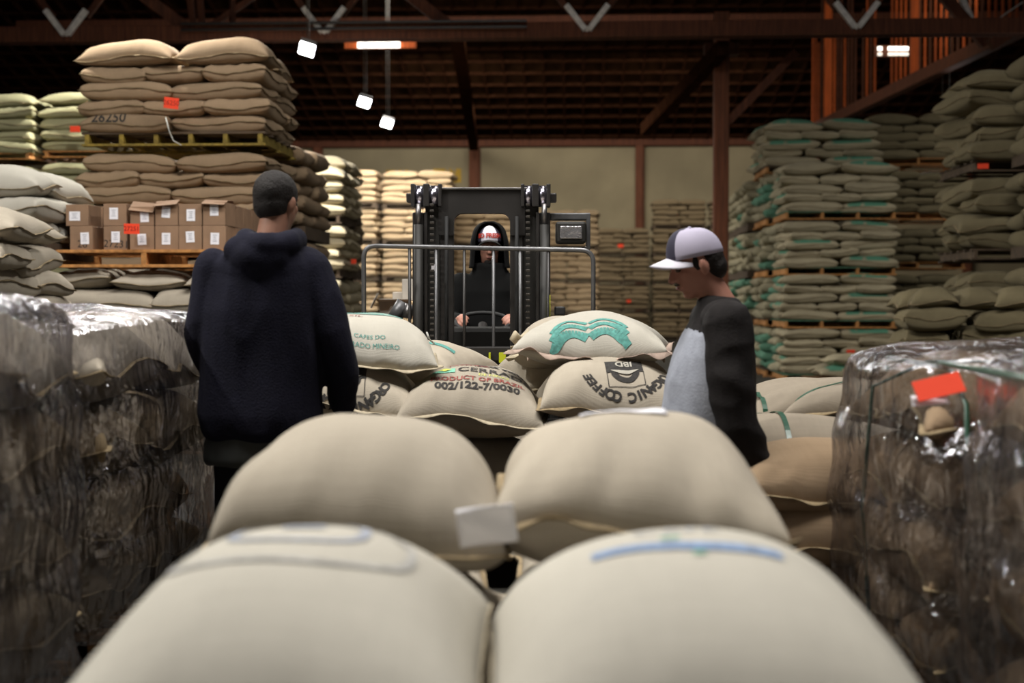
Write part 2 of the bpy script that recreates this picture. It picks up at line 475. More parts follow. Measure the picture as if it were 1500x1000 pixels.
# ------------------------------------------------------------------ sacks
def sack_arrays(L, Wd, T, nx, ny, seed, rim=-0.15, pinch=0.10, q=0.55, pw=2.6, lump=0.012, fold=0.008, sag=0.0, rv=0.09):
    """a stuffed sack: two bulged sheets joined at a rim; corners stand out as ears. Long side along x, centre at the origin, base at -T/2"""
    rs = np.random.RandomState(seed)
    su = np.linspace(-1, 1, nx + 1); sv = np.linspace(-1, 1, ny + 1)
    cl = 0.72 if nx > 30 else 0.92
    U1 = np.sin(su * PI / 2) * cl + su * (1 - cl)
    V1 = np.sin(sv * PI / 2) * cl + sv * (1 - cl)
    U, V = np.meshgrid(U1, V1, indexing='ij')
    pr = (np.clip(1 - np.abs(U) ** pw, 0, 1) * np.clip(1 - np.abs(V) ** pw, 0, 1)) ** q
    X = L / 2 * U * (1 - pinch * (1 - V ** 2)) * (1 - 0.05 * pr)
    Y = Wd / 2 * V * (1 - pinch * 1.15 * (1 - U ** 2))
    ph = rs.rand(12) * 6.28
    lum = (np.sin(U * 2.3 + ph[0]) * np.sin(V * 2.1 + ph[1]) + 0.6 * np.sin(U * 4.9 + V * 2.2 + ph[2]) + 0.5 * np.sin(V * 5.3 - U * 3.1 + ph[3])) * lump
    edge = np.clip(1 - pr, 0, 1) ** 1.2 * np.clip(pr * 3, 0, 1)
    an = np.arctan2(V, U)
    fol = (np.sin(an * 17 + ph[4] + 2 * np.sin(an * 3 + ph[5])) + 0.7 * np.sin(an * 29 + ph[6])) * fold * edge
    # long folds pulled into the sewn ends
    fol += np.sin(V * 13 + ph[7] + 1.5 * np.sin(U * 3 + ph[8])) * fold * 1.3 * np.abs(U) ** 2.5 * np.clip(pr * 3, 0, 1)
    rimz = rim * T + T * rv * (np.sin(U * 3.3 + ph[9]) + np.sin(V * 2.7 + ph[10])) * (1 - pr)
    zt = rimz + (T / 2 - rim * T) * pr + (lum + fol) * np.clip(pr * 2, 0, 1)
    zb = rimz - (T / 2 + rim * T) * pr ** 0.8 + fol * 0.5
    bend = -sag * (U ** 2) * 1.0
    zt = zt + bend; zb = zb + bend
    n1 = (nx + 1) * (ny + 1)
    top = np.stack([X, Y, zt], -1).reshape(-1, 3)
    bot = np.stack([X, Y, zb], -1).reshape(-1, 3)
    idx = np.arange(n1).reshape(nx + 1, ny + 1)
    a = idx[:-1, :-1].ravel(); b = idx[1:, :-1].ravel(); c = idx[1:, 1:].ravel(); d = idx[:-1, 1:].ravel()
    ft = np.stack([a, b, c, d], -1)
    # the bottom sheet shares the rim vertices with the top
    inner = np.zeros((nx + 1, ny + 1), bool); inner[1:-1, 1:-1] = True
    bi = idx.copy().ravel(); k = inner.ravel()
    bi[k] = n1 + np.arange(k.sum())
    verts = np.concatenate([top, bot[k]])
    bi = bi.reshape(nx + 1, ny + 1)
    a = bi[:-1, :-1].ravel(); b = bi[1:, :-1].ravel(); c = bi[1:, 1:].ravel(); d = bi[:-1, 1:].ravel()
    fb = np.stack([d, c, b, a], -1)
    rimidx = list(idx[:, 0]) + list(idx[-1, 1:]) + list(idx[-2::-1, -1]) + list(idx[0, -2:0:-1])
    return verts, np.concatenate([ft, fb]), rimidx

def mesh_from(name, verts, faces, m=None, smooth=True):
    me = bpy.data.meshes.new(name)
    nf = len(faces)
    me.vertices.add(len(verts)); me.vertices.foreach_set('co', np.asarray(verts, np.float32).ravel())
    k = faces.shape[1]
    me.loops.add(nf * k); me.loops.foreach_set('vertex_index', faces.ravel().astype(np.int32))
    me.polygons.add(nf)
    me.polygons.foreach_set('loop_start', np.arange(0, nf * k, k, dtype=np.int32))
    me.polygons.foreach_set('loop_total', np.full(nf, k, np.int32))
    me.polygons.foreach_set('use_smooth', np.full(nf, smooth))
    me.update(calc_edges=True)
    if m: me.materials.append(m)
    return me

def seam_mesh(verts, rim, wid, wav, m, seed, th=0.004):
    """the sewn hem: a thin wavy lip all round the rim"""
    rs = np.random.RandomState(seed + 99)
    ph = rs.rand(6) * 6.28
    P = verts[rim]
    n = len(P)
    out = []
    c = P.mean(0)
    acc = 0.0
    for i in range(n):
        p = P[i]
        t = P[(i + 1) % n] - P[i - 1]
        t[2] = 0
        ln = np.linalg.norm(t) or 1
        nrm = np.array([t[1], -t[0], 0]) / ln
        acc += np.linalg.norm(P[i] - P[i - 1])
        w_ = wid * (1 + 0.25 * math.sin(acc * 21 + ph[0]))
        z = wav * (math.sin(acc * 26 + ph[1]) + 0.6 * math.sin(acc * 47 + ph[2]))
        a = p - nrm * 0.006
        b = p + nrm * w_ + np.array([0, 0, z - wid * 0.25])
        up = np.array([0, 0, th / 2])
        out += [a + up, b + up, b - up, a - up]
    F = []
    for i in range(n):
        j = (i + 1) % n
        for k in range(4):
            F.append((i * 4 + k, i * 4 + (k + 1) % 4, j * 4 + (k + 1) % 4, j * 4 + k))
    return mesh_from('seam', np.array(out), np.array(F), m)

_sk = {}
def sack_kit(kind, L, Wd, T, res, nvar, **kw):
    """a set of sack meshes (with their seams) of one size and cloth, shared by all copies"""
    key = (kind, round(L, 3), round(Wd, 3), round(T, 3), res, nvar, tuple(sorted(kw.items())))
    if key in _sk: return _sk[key]
    r = {'hi': (44, 32), 'mid': (22, 14), 'low': (12, 8)}[res]
    out = []
    seam = kw.pop('seam', (0.012, 0.003, 'seam'))
    for i in range(nvar):
        v, f, rim = sack_arrays(L, Wd, T, r[0], r[1], 31 * i + int(L * 100) + 7, **kw)
        me = mesh_from('sack', v, f, M[kind])
        sm = seam_mesh(v, rim, seam[0], seam[1], M[seam[2]], i) if seam else None
        out.append((me, sm))
    _sk[key] = out
    return out

STUFF = []      # far sacks: (mesh, matrix)
SACK_PARTS = {}
def sack(kit, i, loc, rz, label, group, tilt=(0, 0), sc_=(1, 1, 1), seam=True, name='coffee_sack'):
    me, sm = kit[i % len(kit)]
    o = obj(name, me, None, None, loc, (tilt[0], tilt[1], rz))
    o.scale = sc_
    tag(o, label, 'sack', group)
    if seam and sm:
        obj('seam', sm, None, o)
    return o

# ------------------------------------------------------------------ pallets
def pallet(x0, x1, y0, y1, z, h, label, wood='wood', ends=None, nstr=3, nb=6, group=None, full=True, name='pallet'):
    cx, cy = (x0 + x1) / 2, (y0 + y1) / 2
    t = thing(name, label, 'pallet', (cx, cy, z), 0, group)
    w, d = x1 - x0, y1 - y0
    bh = h * 0.17
    bw = 0.095
    e = M[ends] if ends else M[wood]
    for k in range(nstr):
        sx = -w / 2 + 0.05 + (w - 0.10) * k / (nstr - 1)
        box('stringer', (sx - 0.022, -d / 2, bh), (sx + 0.022, d / 2, h - bh), e, t, 0.003)
    for k in range(nb if full else 3):
        nn = nb if full else 3
        sy = -d / 2 + bw / 2 + (d - bw) * k / (nn - 1)
        box('deck_board', (-w / 2, sy - bw / 2, h - bh), (w / 2, sy + bw / 2, h), M[wood], t, 0.003)
    for k in range(3 if full else 2):
        nn = 3 if full else 2
        sy = -d / 2 + bw / 2 + (d - bw) * k / (nn - 1)
        box('bottom_board', (-w / 2, sy - bw / 2, 0), (w / 2, sy + bw / 2, bh), e if ends else M[wood], t, 0.003)
    return t

ORD = ['top', 'second', 'third', 'fourth', 'fifth', 'sixth', 'seventh', 'eighth', 'ninth', 'tenth']
def stack(where, cloth, word, xl, y0, w, tiers, side, res='mid', lh=0.14, topT=None, jit=1.0, wood='wood', ends=None, nstr=3,
          tiernames=None, real=lambda t, k: True, group=None, pal_real=True, seam=True, over=1.3, rim=-0.05, nvar=6, side_real=True, pinch=0.06, q=0.27, cloth_top=None):
    """a column of loaded pallets. xl = left edge, y0 = front, w = width; tiers = [(z of pallet, layers, pallet height)...] from the floor up.
    side 'L' or 'R': the flank the aisle sees. A layer is five sacks: 2 along + 3 across, turned about in the next layer."""
    L = w / 2; Wd = w / 3
    cx = xl + w / 2
    d = L + Wd
    rnd = random.Random(hash(where) % 1000 if False else sum(map(ord, where)))
    kit = sack_kit(cloth, L * 1.03, Wd * 1.06, lh * over, res, nvar, rim=rim, pinch=pinch, q=q, pw=3.2, lump=0.006, fold=0.006)
    kt = sack_kit(cloth_top or cloth, L * 1.05, Wd * 1.08, (topT or lh * 1.4), res, 3, rim=-0.15, pinch=pinch, q=0.5, pw=2.8, lump=0.008, fold=0.008)
    made = []
    nt = len(tiers)
    names = tiernames or (['only pallet'] if nt == 1 else ['bottom pallet', 'top pallet'] if nt == 2 else ['bottom pallet'] + ['middle pallet', 'upper middle pallet', 'fourth pallet'][:nt - 2] + ['top pallet'])
    for ti, (z0, nl, ph) in enumerate(tiers):
        if ph > 0:
            if pal_real:
                pallet(xl - 0.0, xl + w, y0 + 0.02, y0 + d, z0, ph, '%s wooden pallet under the %s of %s' % ({'wood': 'brown', 'wood_dark': 'dark', 'wood_orange': 'orange', 'wood_green': 'green painted'}[wood] if not ends else {'wood_yellow': 'yellow edged', 'wood_orange': 'orange ended', 'wood_green': 'green edged'}[ends], {'only pallet': 'load', 'bottom pallet': 'lowest load', 'top pallet': 'topmost load', 'middle pallet': 'second lowest load', 'upper middle pallet': 'third lowest load', 'fourth pallet': 'fourth lowest load'}.get(names[ti], names[ti]), where),
                       wood, ends, nstr, group='pallets in ' + where)
            else:
                STUFFP.append((xl, xl + w, y0, y0 + d, z0, ph))
        z = z0 + ph
        for k in range(nl):
            topmost = (k == nl - 1)
            big = topmost and ti == nt - 1
            useT = (topT or lh * 1.4) if big else lh * over
            kk = kt if big else kit
            zc = z + lh * k + (useT / 2 if big else lh / 2)
            A = (k % 2 == 0)
            pos = []
            if A:
                for i in range(2): pos.append((cx + (i - 0.5) * L, y0 + Wd / 2, 0, 'front', i, 2))
                for i in range(3): pos.append((cx + (i - 1) * Wd, y0 + Wd + L / 2, PI / 2, 'back', i, 3))
            else:
                for i in range(3): pos.append((cx + (i - 1) * Wd, y0 + L / 2, PI / 2, 'front', i, 3))
                for i in range(2): pos.append((cx + (i - 0.5) * L, y0 + L + Wd / 2, 0, 'back', i, 2))
            for (x, y, rz, row, i, n) in pos:
                vis = row == 'front' or big or (side == 'R' and i == n - 1) or (side == 'L' and i == 0)
                if not vis: continue
                if big and row == 'back' and 0 < i < n - 1: pass
                jx = rnd.gauss(0, 0.012) * jit; jy = rnd.gauss(0, 0.016) * jit
                if row == 'front': jy -= abs(rnd.gauss(0, 0.02)) * jit
                if side == 'R' and i == n - 1: jx += rnd.uniform(-0.02, 0.035) * jit
                if side == 'L' and i == 0: jx -= rnd.uniform(-0.02, 0.035) * jit
                rr = rz + rnd.gauss(0, 0.035) * jit + (PI if rnd.random() < 0.5 else 0)
                tl = (rnd.gauss(0, 0.02) * jit, rnd.gauss(0, 0.02) * jit)
                s = (1 + rnd.uniform(-0.04, 0.03), 1 + rnd.uniform(-0.04, 0.03), 1 + rnd.uniform(-0.06, 0.08))
                vi = rnd.randrange(99)
                loc = (x + jx, y + jy, zc + rnd.uniform(-0.004, 0.006) * jit)
                if real(ti, k) and (side_real or row == 'front' or big):
                    dn = ORD[nl - 1 - k] + ' layer'
                    place = {2: ['left', 'right'], 3: ['left', 'middle', 'right']}[n][i]
                    lab = '%s sack, %s %s, %s, %s of %s' % (word, place, row, dn, names[ti], where)
                    made.append(sack(kk, vi, loc, rr, lab, 'sacks in ' + where, tl, s, seam))
                else:
                    cl2 = cloth if cloth != 'green' else ('green_teal' if rnd.random() < .2 else 'green_plain')
                    lk = sack_kit(cl2, L * 1.03, Wd * 1.06, useT, 'low', 3, rim=rim, pinch=pinch, q=q, pw=3.2, lump=0.006, fold=0.0, seam=None)
                    STUFF.append((lk[vi % 3][0], Matrix.Translation(loc) @ Euler((tl[0], tl[1], rr)).to_matrix().to_4x4() @ Matrix.Diagonal((*s, 1))))
    return made
STUFFP = []

# ================================================================== THE BUILDING
YB = 50.0
bm = bmesh.new(); bx(bm, (-30, -8, -0.2), (30, 56, 0))
tag(obj('floor', me_of(bm), M['floor']), kind='structure')
wall = tag(obj('wall_back', me_of((lambda b: (bx(b, (-24, YB + 0.35, 0), (24, YB + 0.55, 6.75)), b)[1])(bmesh.new())), M['wallboard']), kind='structure')
PXW = [-25.7, -20.0, -14.9, -9.3, -3.75, 2.05, 7.75, 13.4, 19.1]
for i in range(len(PXW) - 1):      # wall boards between the posts, their joints open
    for j, (z0, z1) in enumerate(((0.0, 3.2), (3.22, 6.72))):
        box('wall_panel', (PXW[i] + 0.01, YB + 0.25, z0), (PXW[i + 1] - 0.01, YB + 0.34, z1), M['wallboard'], wall, 0.01)
tr = tag(obj('trim_1', me_of((lambda b: (bx(b, (-26, YB - 0.05, 6.7), (26, YB + 0.35, 7.0)), b)[1])(bmesh.new())), M['redwood']), kind='structure')
for i, x in enumerate(PXW[1:-1]):
    p = thing('wall_post', ['far left dark red timber post against the pale back wall', 'dark red post behind the stacks left of the tall sack column',
               'dark red timber post on back wall left of the forklift', 'dark red timber post on back wall above the forklift mast', 'thin red post on back wall between forklift lamp and cap man',
               'red timber post hidden behind the teal printed stacks', 'red timber post behind the right hand stacks'][i], 'post', (x, YB + 0.1, 0), 0, 'timber posts on the back wall')
    w_ = 0.34 if i in (3,) else 0.26
    box('timber', (-w_ / 2, -0.12, 0), (w_ / 2, 0.14, 7.0), M['redwood_post'], p, 0.01)
    box('side_batten', (w_ / 2, -0.02, 0), (w_ / 2 + 0.06, 0.13, 6.7), M['redwood'], p, 0.005)
# roof: deck, rafters and purlins rising from the back wall, then level over the hall
sl = 0.27
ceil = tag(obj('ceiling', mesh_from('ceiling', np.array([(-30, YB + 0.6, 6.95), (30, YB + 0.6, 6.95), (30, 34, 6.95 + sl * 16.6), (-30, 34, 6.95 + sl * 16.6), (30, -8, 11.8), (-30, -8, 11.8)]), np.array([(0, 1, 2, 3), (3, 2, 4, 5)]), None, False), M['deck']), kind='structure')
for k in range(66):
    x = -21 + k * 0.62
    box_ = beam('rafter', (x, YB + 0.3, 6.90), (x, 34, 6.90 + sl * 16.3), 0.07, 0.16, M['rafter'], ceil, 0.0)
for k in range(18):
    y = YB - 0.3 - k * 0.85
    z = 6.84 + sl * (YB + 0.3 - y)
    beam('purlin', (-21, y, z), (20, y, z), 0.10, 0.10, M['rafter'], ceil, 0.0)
# trusses across the hall
def truss(name, label, y, z, x0, x1, vx, big=True):
    t = thing(name, label, 'truss', (0, y, 0), 0, 'timber roof trusses')
    box('bottom_chord', (x0, -0.16, z - 0.13), (x1, -0.06, z + 0.13), M['redwood'], t, 0.01)
    box('bottom_chord', (x0, 0.06, z - 0.13), (x1, 0.16, z + 0.13), M['redwood'], t, 0.01)
    for x in vx:
        for s in (-1, 1):
            a = Vector((x + s * 0.03, 0, z - 0.02)); d = Vector((s * 0.62, 0, 0.80)).normalized()
            beam('web_member', a + d * 0.42, a + d * 5.0, 0.10, 0.10, M['redwood'], t)
            beam('steel_web_end', a + Vector((0, -.20, 0)), a + Vector((0, -.20, 0)) + d * 0.52, 0.10, 0.09, M['white_strap'], t)
        cyl('bolt', (x, -0.19, z), (x, 0.19, z), 0.045, M['white_strap'], t, 10)
    return t
TY = 24.0
vz = W(95, 48, TY).z
VX = [W(px, 50, TY).x for px in (-290, 95, 477, 860, 1245, 1630)]
truss('roof_truss', 'near roof truss with whitened steel V joints above the stacks', TY, vz, -14, 13, VX)
# heavier diagonals meeting the chord
tt = thing('knee_brace', 'heavy diagonal roof timber left of the nearest hanging lamp', 'brace', (0, 0, 0), 0, 'diagonal roof braces')
beam('timber', W(285, 50, TY + 0.2), W(165, -40, TY + 0.2), 0.17, 0.2, M['redwood'], tt)
tt = thing('knee_brace', 'diagonal roof timber rising left beside the middle of the truss', 'brace', (0, 0, 0), 0, 'diagonal roof braces')
beam('timber', W(672, 50, TY + 0.2), W(590, -15, TY + 0.2), 0.15, 0.2, M['redwood'], tt)
tt = thing('knee_brace', 'dark diagonal brace running down left from the tall post', 'brace', (0, 0, 0), 0, 'diagonal roof braces')
beam('timber', W(1060, 70, TY), W(945, 190, TY + 6), 0.2, 0.25, M['rafter'], tt)
tt = thing('roof_tie', 'leaning timber strut dropping from the truss to the wall post', 'strut', (0, 0, 0), 0, 'diagonal roof braces')
beam('timber', W(668, 40, 30), W(694, 214, 49), 0.30, 0.3, M['rafter'], tt)
tt = thing('knee_brace', 'short uprights and braces above the chord near the left lamp', 'brace', (0, 0, 0), 0, 'diagonal roof braces')
for a, b in (((278, -10), (284, 44)), ((292, -10), (297, 44)), ((340, -10), (341, 44)), ((395, -20), (300, 44))):
    beam('timber', W(a[0], a[1], TY + 0.4), W(b[0], b[1], TY + 0.4), 0.08, 0.1, M['redwood'], tt)
tt = thing('truss_chord', 'upper pair of thin rails running above the truss chord', 'beam', (0, 0, 0), 0)
for z in (0.30, 0.40):
    beam('rail', (VX[1] + 2, TY - 0.3, vz + z - 0.28), (VX[3] - 1, TY - 0.3, vz + z - 0.28), 0.05, 0.04, M['black_steel'], tt)
# the tall post right of the forklift
pp = W(1055, 442, 25.0)
p = thing('timber_post', 'tall square redwood post standing behind the man in the cap', 'post', (pp.x, pp.y, 0))
box('shaft', (-0.13, -0.13, 0), (0.13, 0.13, 6.3), M['redwood_post'], p, 0.015)
box('post_cap', (-0.3, -0.16, 5.55), (0.3, 0.16, 5.75), M['redwood'], p, 0.01)
box('base_plate', (-0.2, -0.2, 0), (0.2, 0.2, 0.04), M['black_steel'], p, 0.005)
beam('knee', (0.12, 0, 4.4), (1.3, 0, 5.6), 0.12, 0.14, M['redwood'], p)
# second line of chords, further back
truss('roof_truss', 'far roof truss dim in the shade before the back wall', 40.0, W(0, 96, 40).z + 1.2, -16, 15, [])
# right hand clerestory partition: beam and close vertical studs lit by roof glazing, the glow also put into some studs' colour
A = W(1190, 190, 40); B = W(1500, 40, 25.0)
cp = thing('stud_partition', 'high open redwood stud partition glowing orange above right stacks', 'partition', (0, 0, 0))
beam('sole_beam', A, B, 0.22, 0.26, M['redwood'], cp)
rn = random.Random(4)
for k in range(46):
    t = k / 45
    q = A.lerp(B, t)
    wdt = 0.045 if k not in (5, 27) else 0.20
    hh = rn.uniform(1.4, 3.2)
    mm = M['redwood_lit'] if (k in (5, 27) or rn.random() < 0.45) else M['redwood']
    if 12 < k < 22 and rn.random() < 0.55: continue
    box('stud', (q.x - wdt / 2, q.y - 0.015, q.z + 0.1), (q.x + wdt / 2, q.y + 0.015, min(q.z + hh + 0.8, 10.2)), mm, cp, 0.0)
beam('sloping_brace', W(1445, 66, 26), W(1378, -10, 26), 0.16, 0.2, M['redwood'], cp)
beam('sloping_brace', W(1430, 45, 26), W(1405, -10, 26), 0.10, 0.1, M['white_strap'], cp)
beam('sloping_brace', W(1450, 66, 25.4), W(1540, 10, 25.4), 0.2, 0.2, M['redwood'], cp)
tube('cable', [W(1444, 45, 25), W(1470, 22, 25), W(1500, 2, 25), W(1540, -28, 25)], 0.012, M['string'], cp)
ld = bpy.data.lights.new('roof_glazing_light', 'AREA'); ld.shape = 'RECTANGLE'; ld.size = 6; ld.size_y = 0.8; ld.energy = 70; ld.color = (1.0, 0.8, 0.55)
lo = bpy.data.objects.new('roof_glazing_light', ld); COL.objects.link(lo)
lo.location = (7.2, 27.5, 8.2); lo.rotation_euler = (math.radians(66), 0, math.radians(-4))
sk = thing('skylight', 'added unseen roof glazing high over the nearest sacks', 'skylight', (-0.4, 4.6, 11.6))  # panes added to go with the overhead fill
for k in range(8):
    box('pane', (-4 + k, -1.5, 0), (-3.06 + k, 1.5, .05), M['sky_pane_warm'], sk, 0)
# bright panes of the right skylight, two rows of five
sk = thing('skylight', 'small bright skylight of ten panes under the truss at right', 'skylight', (0, 0, 0))
for px, w_ in ((1289, 6), (1305, 8), (1313, 6), (1321, 7), (1328, 5)):
    for py, h_, mm in ((71, 5, 'sky_pane'), (79, 4, 'sky_pane_warm')):
        a = W(px - w_ / 2, py + h_ / 2, 28); b = W(px + w_ / 2, py - h_ / 2, 28)
        box('pane', (a.x, a.y, a.z), (b.x, a.y + 0.03, b.z), M[mm], sk, 0.0)
a = W(1281, 83, 28.1); b = W(1333, 67, 28.1)
box('frame', (a.x, a.y, a.z), (b.x, a.y + 0.05, b.z), M['redwood'], sk, 0.0)
sk = thing('skylight', 'bright skylight strip under the truss beside the left lamps', 'skylight', (0, 0, 0))
a = W(524, 70, 38); b = W(586, 60, 38)
box('pane', (a.x, a.y, a.z), (b.x, a.y + 0.04, b.z), M['sky_pane'], sk, 0.0)
a = W(505, 71, 38.2); b = W(610, 57, 38.2)
box('frame', (a.x, a.y, a.z), (b.x, a.y + 0.06, b.z), M['redwood_lit'], sk, 0.0)
# yellow signs on the wall: large dark numerals, half hidden
def text_mesh(txt, size, align='CENTER', extrude=0.0, font=None, bold=0.0):
    cu = bpy.data.curves.new('t', 'FONT'); cu.body = txt; cu.size = size; cu.align_x = align; cu.align_y = 'CENTER'; cu.extrude = extrude; cu.offset = bold
    cu.resolution_u = 3
    o = bpy.data.objects.new('t', cu); COL.objects.link(o)
    dg = bpy.context.evaluated_depsgraph_get(); dg.update()
    me = bpy.data.meshes.new_from_object(o.evaluated_get(dg))
    bpy.data.objects.remove(o); bpy.data.curves.remove(cu)
    me.materials.clear()
    return me
for px0, px1, py0, py1, tx, lab in ((561, 594, 246, 262, '22', 'small yellow numbered sign on wall above leftmost far stack'), (631, 673, 244, 260, '27', 'yellow numbered sign on the wall left of red post')):
    a = W(px0, py1, 49.5); b = W(px1, py0, 49.5)
    s = thing('wall_sign', lab, 'sign', ((a.x + b.x) / 2, YB + 0.2, (a.z + b.z) / 2), 0, None)
    ww, hh = (b.x - a.x) / 2, (b.z - a.z) / 2
    box('board', (-ww, 0, -hh * 1.6), (ww, 0.03, hh), M['sign_yellow'], s, 0.0)
    obj('numerals', text_mesh(tx, 0.42), M['ink_grey'], s, (0.12, -0.01, 0.02), (PI / 2, 0, 0))

# hanging lamps
lampname = ['hanging lamp nearest the truss, left of three in view', 'middle hanging lamp of the left row, right of the tall stack', 'furthest lowest looking lamp of the left row above pale sacks',
            'lamp hung over the left wrapped loads', 'lamp hung above the box pallet', 'lamp hung between the tall and the cream stack', 'lamp hung above the forklift', 'lamp hung over the big stack at right', 'lamp hung right of the teal stacks',
            'lone bright lamp hanging over the right hand stacks']
lp0 = None
for i, (x, y, z, k) in enumerate(LAMPS):
    t = thing('hanging_lamp', lampname[i], 'lamp', (x, y, z), 0, 'high bay lamps', rot=(math.radians(-16), math.radians(16 if x < 0 else -20), math.radians(12)) if y > 20 else (0, 0, 0))
    box('housing', (-0.13, -0.20, 0.02), (0.13, 0.20, 0.09), M['lamp_body'], t, 0.01)
    box('lens', (-0.12, -0.19, -0.012), (0.12, 0.19, 0.02), M['lamp_lens'], t, 0.006)
    Ri = t.rotation_euler.to_matrix().inverted()
    for s in (-1, 1):
        a_ = Vector((0, s * 0.2, 0.09)); b_ = a_ + Ri @ Vector((0, 0, 5.7))
        tube('wire', [a_, b_], 0.007, M['wire'], t, 5)

# ================================================================== STACKS
def tiers_(*a): return list(a)
# --- the tall stack at left, front column
def box_label(): pass
stack('tall left stack', 'brown', 'brown', -4.62, 13.0, 1.72, [(0.0, 4, .13), (0.75, 5, .13), (1.72, 5, .13), (2.69, 5, .13)], 'R', 'mid', lh=.152, topT=.27,
      wood='wood_dark', ends='wood_yellow', nstr=6, real=lambda t, k: t >= 2 or (t == 1 and k > 2))
stack('stack behind the tall one', 'brown', 'shaded brown', -4.55, 14.55, 1.72, [(0.0, 5, .13), (0.95, 5, .13), (1.9, 5, .13)], 'R', 'mid', lh=.158, topT=.22,
      wood='wood_dark', real=lambda t, k: False, pal_real=False)
# --- background left, yellowish sacks
stack('yellowish stack by the tall one', 'lime', 'yellowish', -6.60, 17.2, 1.7, [(1.15, 6, .12), (2.15, 5, .12), (3.02, 5, .08)], 'R', 'mid', lh=.135, topT=.2, side_real=False, real=lambda t, k: t >= 2 or (t == 1 and k > 3), pal_real=True, wood='wood_orange')
stack('farthest left yellowish stack', 'lime', 'yellowish', -8.36, 17.0, 1.7, [(1.15, 6, .12), (2.1, 5, .12), (2.98, 5, .08)], 'R', 'mid', lh=.135, topT=.2, side_real=False, real=lambda t, k: t >= 2 or (t == 1 and k > 3), pal_real=True, wood='wood_orange')
# --- white lit sacks at far left
stack('heap beside the cardboard boxes', 'pale', 'white-lit', -5.95, 11.0, 1.66, [(0.9, 2, .13), (1.6, 3, .13)], 'R', 'mid', lh=.17, topT=.27, jit=2.2, real=lambda t, k: t == 1, pal_real=False)
stack('low heap at the left edge', 'tan', 'greyish', -5.70, 9.0, 1.85, [(0.6, 6, .13)], 'R', 'mid', lh=.18, topT=.27, jit=2.4, real=lambda t, k: k > 1, pal_real=False)
# --- sacks under the box pallet
stack('stack under the box pallet', 'tan', 'grey-tan', -4.42, 11.5, 1.75, [(0.0, 8, .13)], 'R', 'mid', lh=.172, topT=.2, jit=1.5, real=lambda t, k: k > 3, pal_real=False, over=1.25)
# --- pale stacks beyond
stack('cream stack by the tall one', 'cream', 'cream', -4.78, 18.5, 1.66, [(0.0, 5, .12), (0.82, 4, .12), (1.56, 4, .12), (2.27, 4, .12)], 'R', 'mid', lh=.142, topT=.22, real=lambda t, k: t >= 2, jit=1.2, pal_real=True, wood='wood_dark')
stack('second cream stack', 'cream', 'cream', -4.98, 20.1, 1.66, [(0.0, 5, .12), (0.85, 4, .12), (1.6, 4, .12), (2.4, 5, .12)], 'R', 'mid', lh=.145, topT=.24, side_real=False, real=lambda t, k: t == 3 and k > 3, jit=1.2, pal_real=False)
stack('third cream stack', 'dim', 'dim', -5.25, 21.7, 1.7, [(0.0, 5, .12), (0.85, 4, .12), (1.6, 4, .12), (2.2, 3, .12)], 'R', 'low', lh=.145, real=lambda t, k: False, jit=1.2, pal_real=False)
# --- far stacks before the back wall (joined with the others that are too many to build singly)
far = lambda t, k: False
stack('far A', 'gold', '', -4.75, 34.0, 1.66, [(0.0, 5, .12), (.87, 5, .12), (1.74, 5, .12), (2.61, 5, .12), (3.48, 5, .12)], 'R', 'low', lh=.148, topT=.2, real=far, pal_real=False)
stack('far B', 'gold', '', -6.5, 33.6, 1.66, [(0.0, 5, .12), (.87, 5, .12), (1.74, 5, .12), (2.61, 5, .12), (3.48, 5, .12)], 'R', 'low', lh=.148, topT=.2, real=far, pal_real=False)
stack('far C', 'gold', '', -3.25, 36.0, 1.7, [(0.0, 5, .12), (.87, 5, .12), (1.74, 5, .12), (2.61, 5, .12)], 'R', 'low', lh=.148, topT=.2, real=far, pal_real=False)
stack('far D', 'gold', '', -1.22, 38.0, 1.7, [(0.0, 5, .12), (.87, 5, .12), (1.74, 5, .12), (2.61, 6, .12)], 'R', 'low', lh=.155, topT=.2, real=far, pal_real=False)
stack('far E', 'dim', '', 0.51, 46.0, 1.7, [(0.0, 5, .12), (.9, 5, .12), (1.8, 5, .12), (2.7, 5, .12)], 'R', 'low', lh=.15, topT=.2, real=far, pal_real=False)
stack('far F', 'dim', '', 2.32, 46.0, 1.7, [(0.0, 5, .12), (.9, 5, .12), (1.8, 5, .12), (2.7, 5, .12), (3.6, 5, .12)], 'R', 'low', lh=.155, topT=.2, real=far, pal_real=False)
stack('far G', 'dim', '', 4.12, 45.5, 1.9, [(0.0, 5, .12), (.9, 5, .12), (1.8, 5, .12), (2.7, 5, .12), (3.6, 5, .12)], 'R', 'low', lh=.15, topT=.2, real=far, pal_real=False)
# --- teal printed stacks at right
stack('front teal printed stack', 'green', 'teal-printed', 3.14, 22.2, 1.74, [(0.0, 5, .13), (0.84, 5, .13), (1.66, 5, .13), (2.52, 5, .13)], 'L', 'mid', lh=.139, topT=.23, real=lambda t, k: True, wood='wood_green', ends='wood_orange', nstr=4, jit=1.5, pinch=.10, side_real=False)
stack('tallest teal printed stack', 'green', 'teal-printed', 3.05, 23.85, 1.9, [(0.0, 5, .13), (0.84, 5, .13), (1.66, 5, .13), (2.52, 5, .13), (3.38, 5, .13)], 'L', 'mid', lh=.139, topT=.23, real=lambda t, k: t == 4, wood='wood_dark', ends='wood_orange', jit=1.6, pinch=.12)
for j, (y, n) in enumerate(((25.6, 4), (27.2, 4), (28.8, 4), (30.4, 3))):
    stack('far green %d' % j, 'green', '', 2.98 + 0.03 * j, y, 1.9, [(i * .84, 5, .13) for i in range(n)], 'L', 'low', lh=.139, topT=.21, real=far, pal_real=False, jit=1.8)
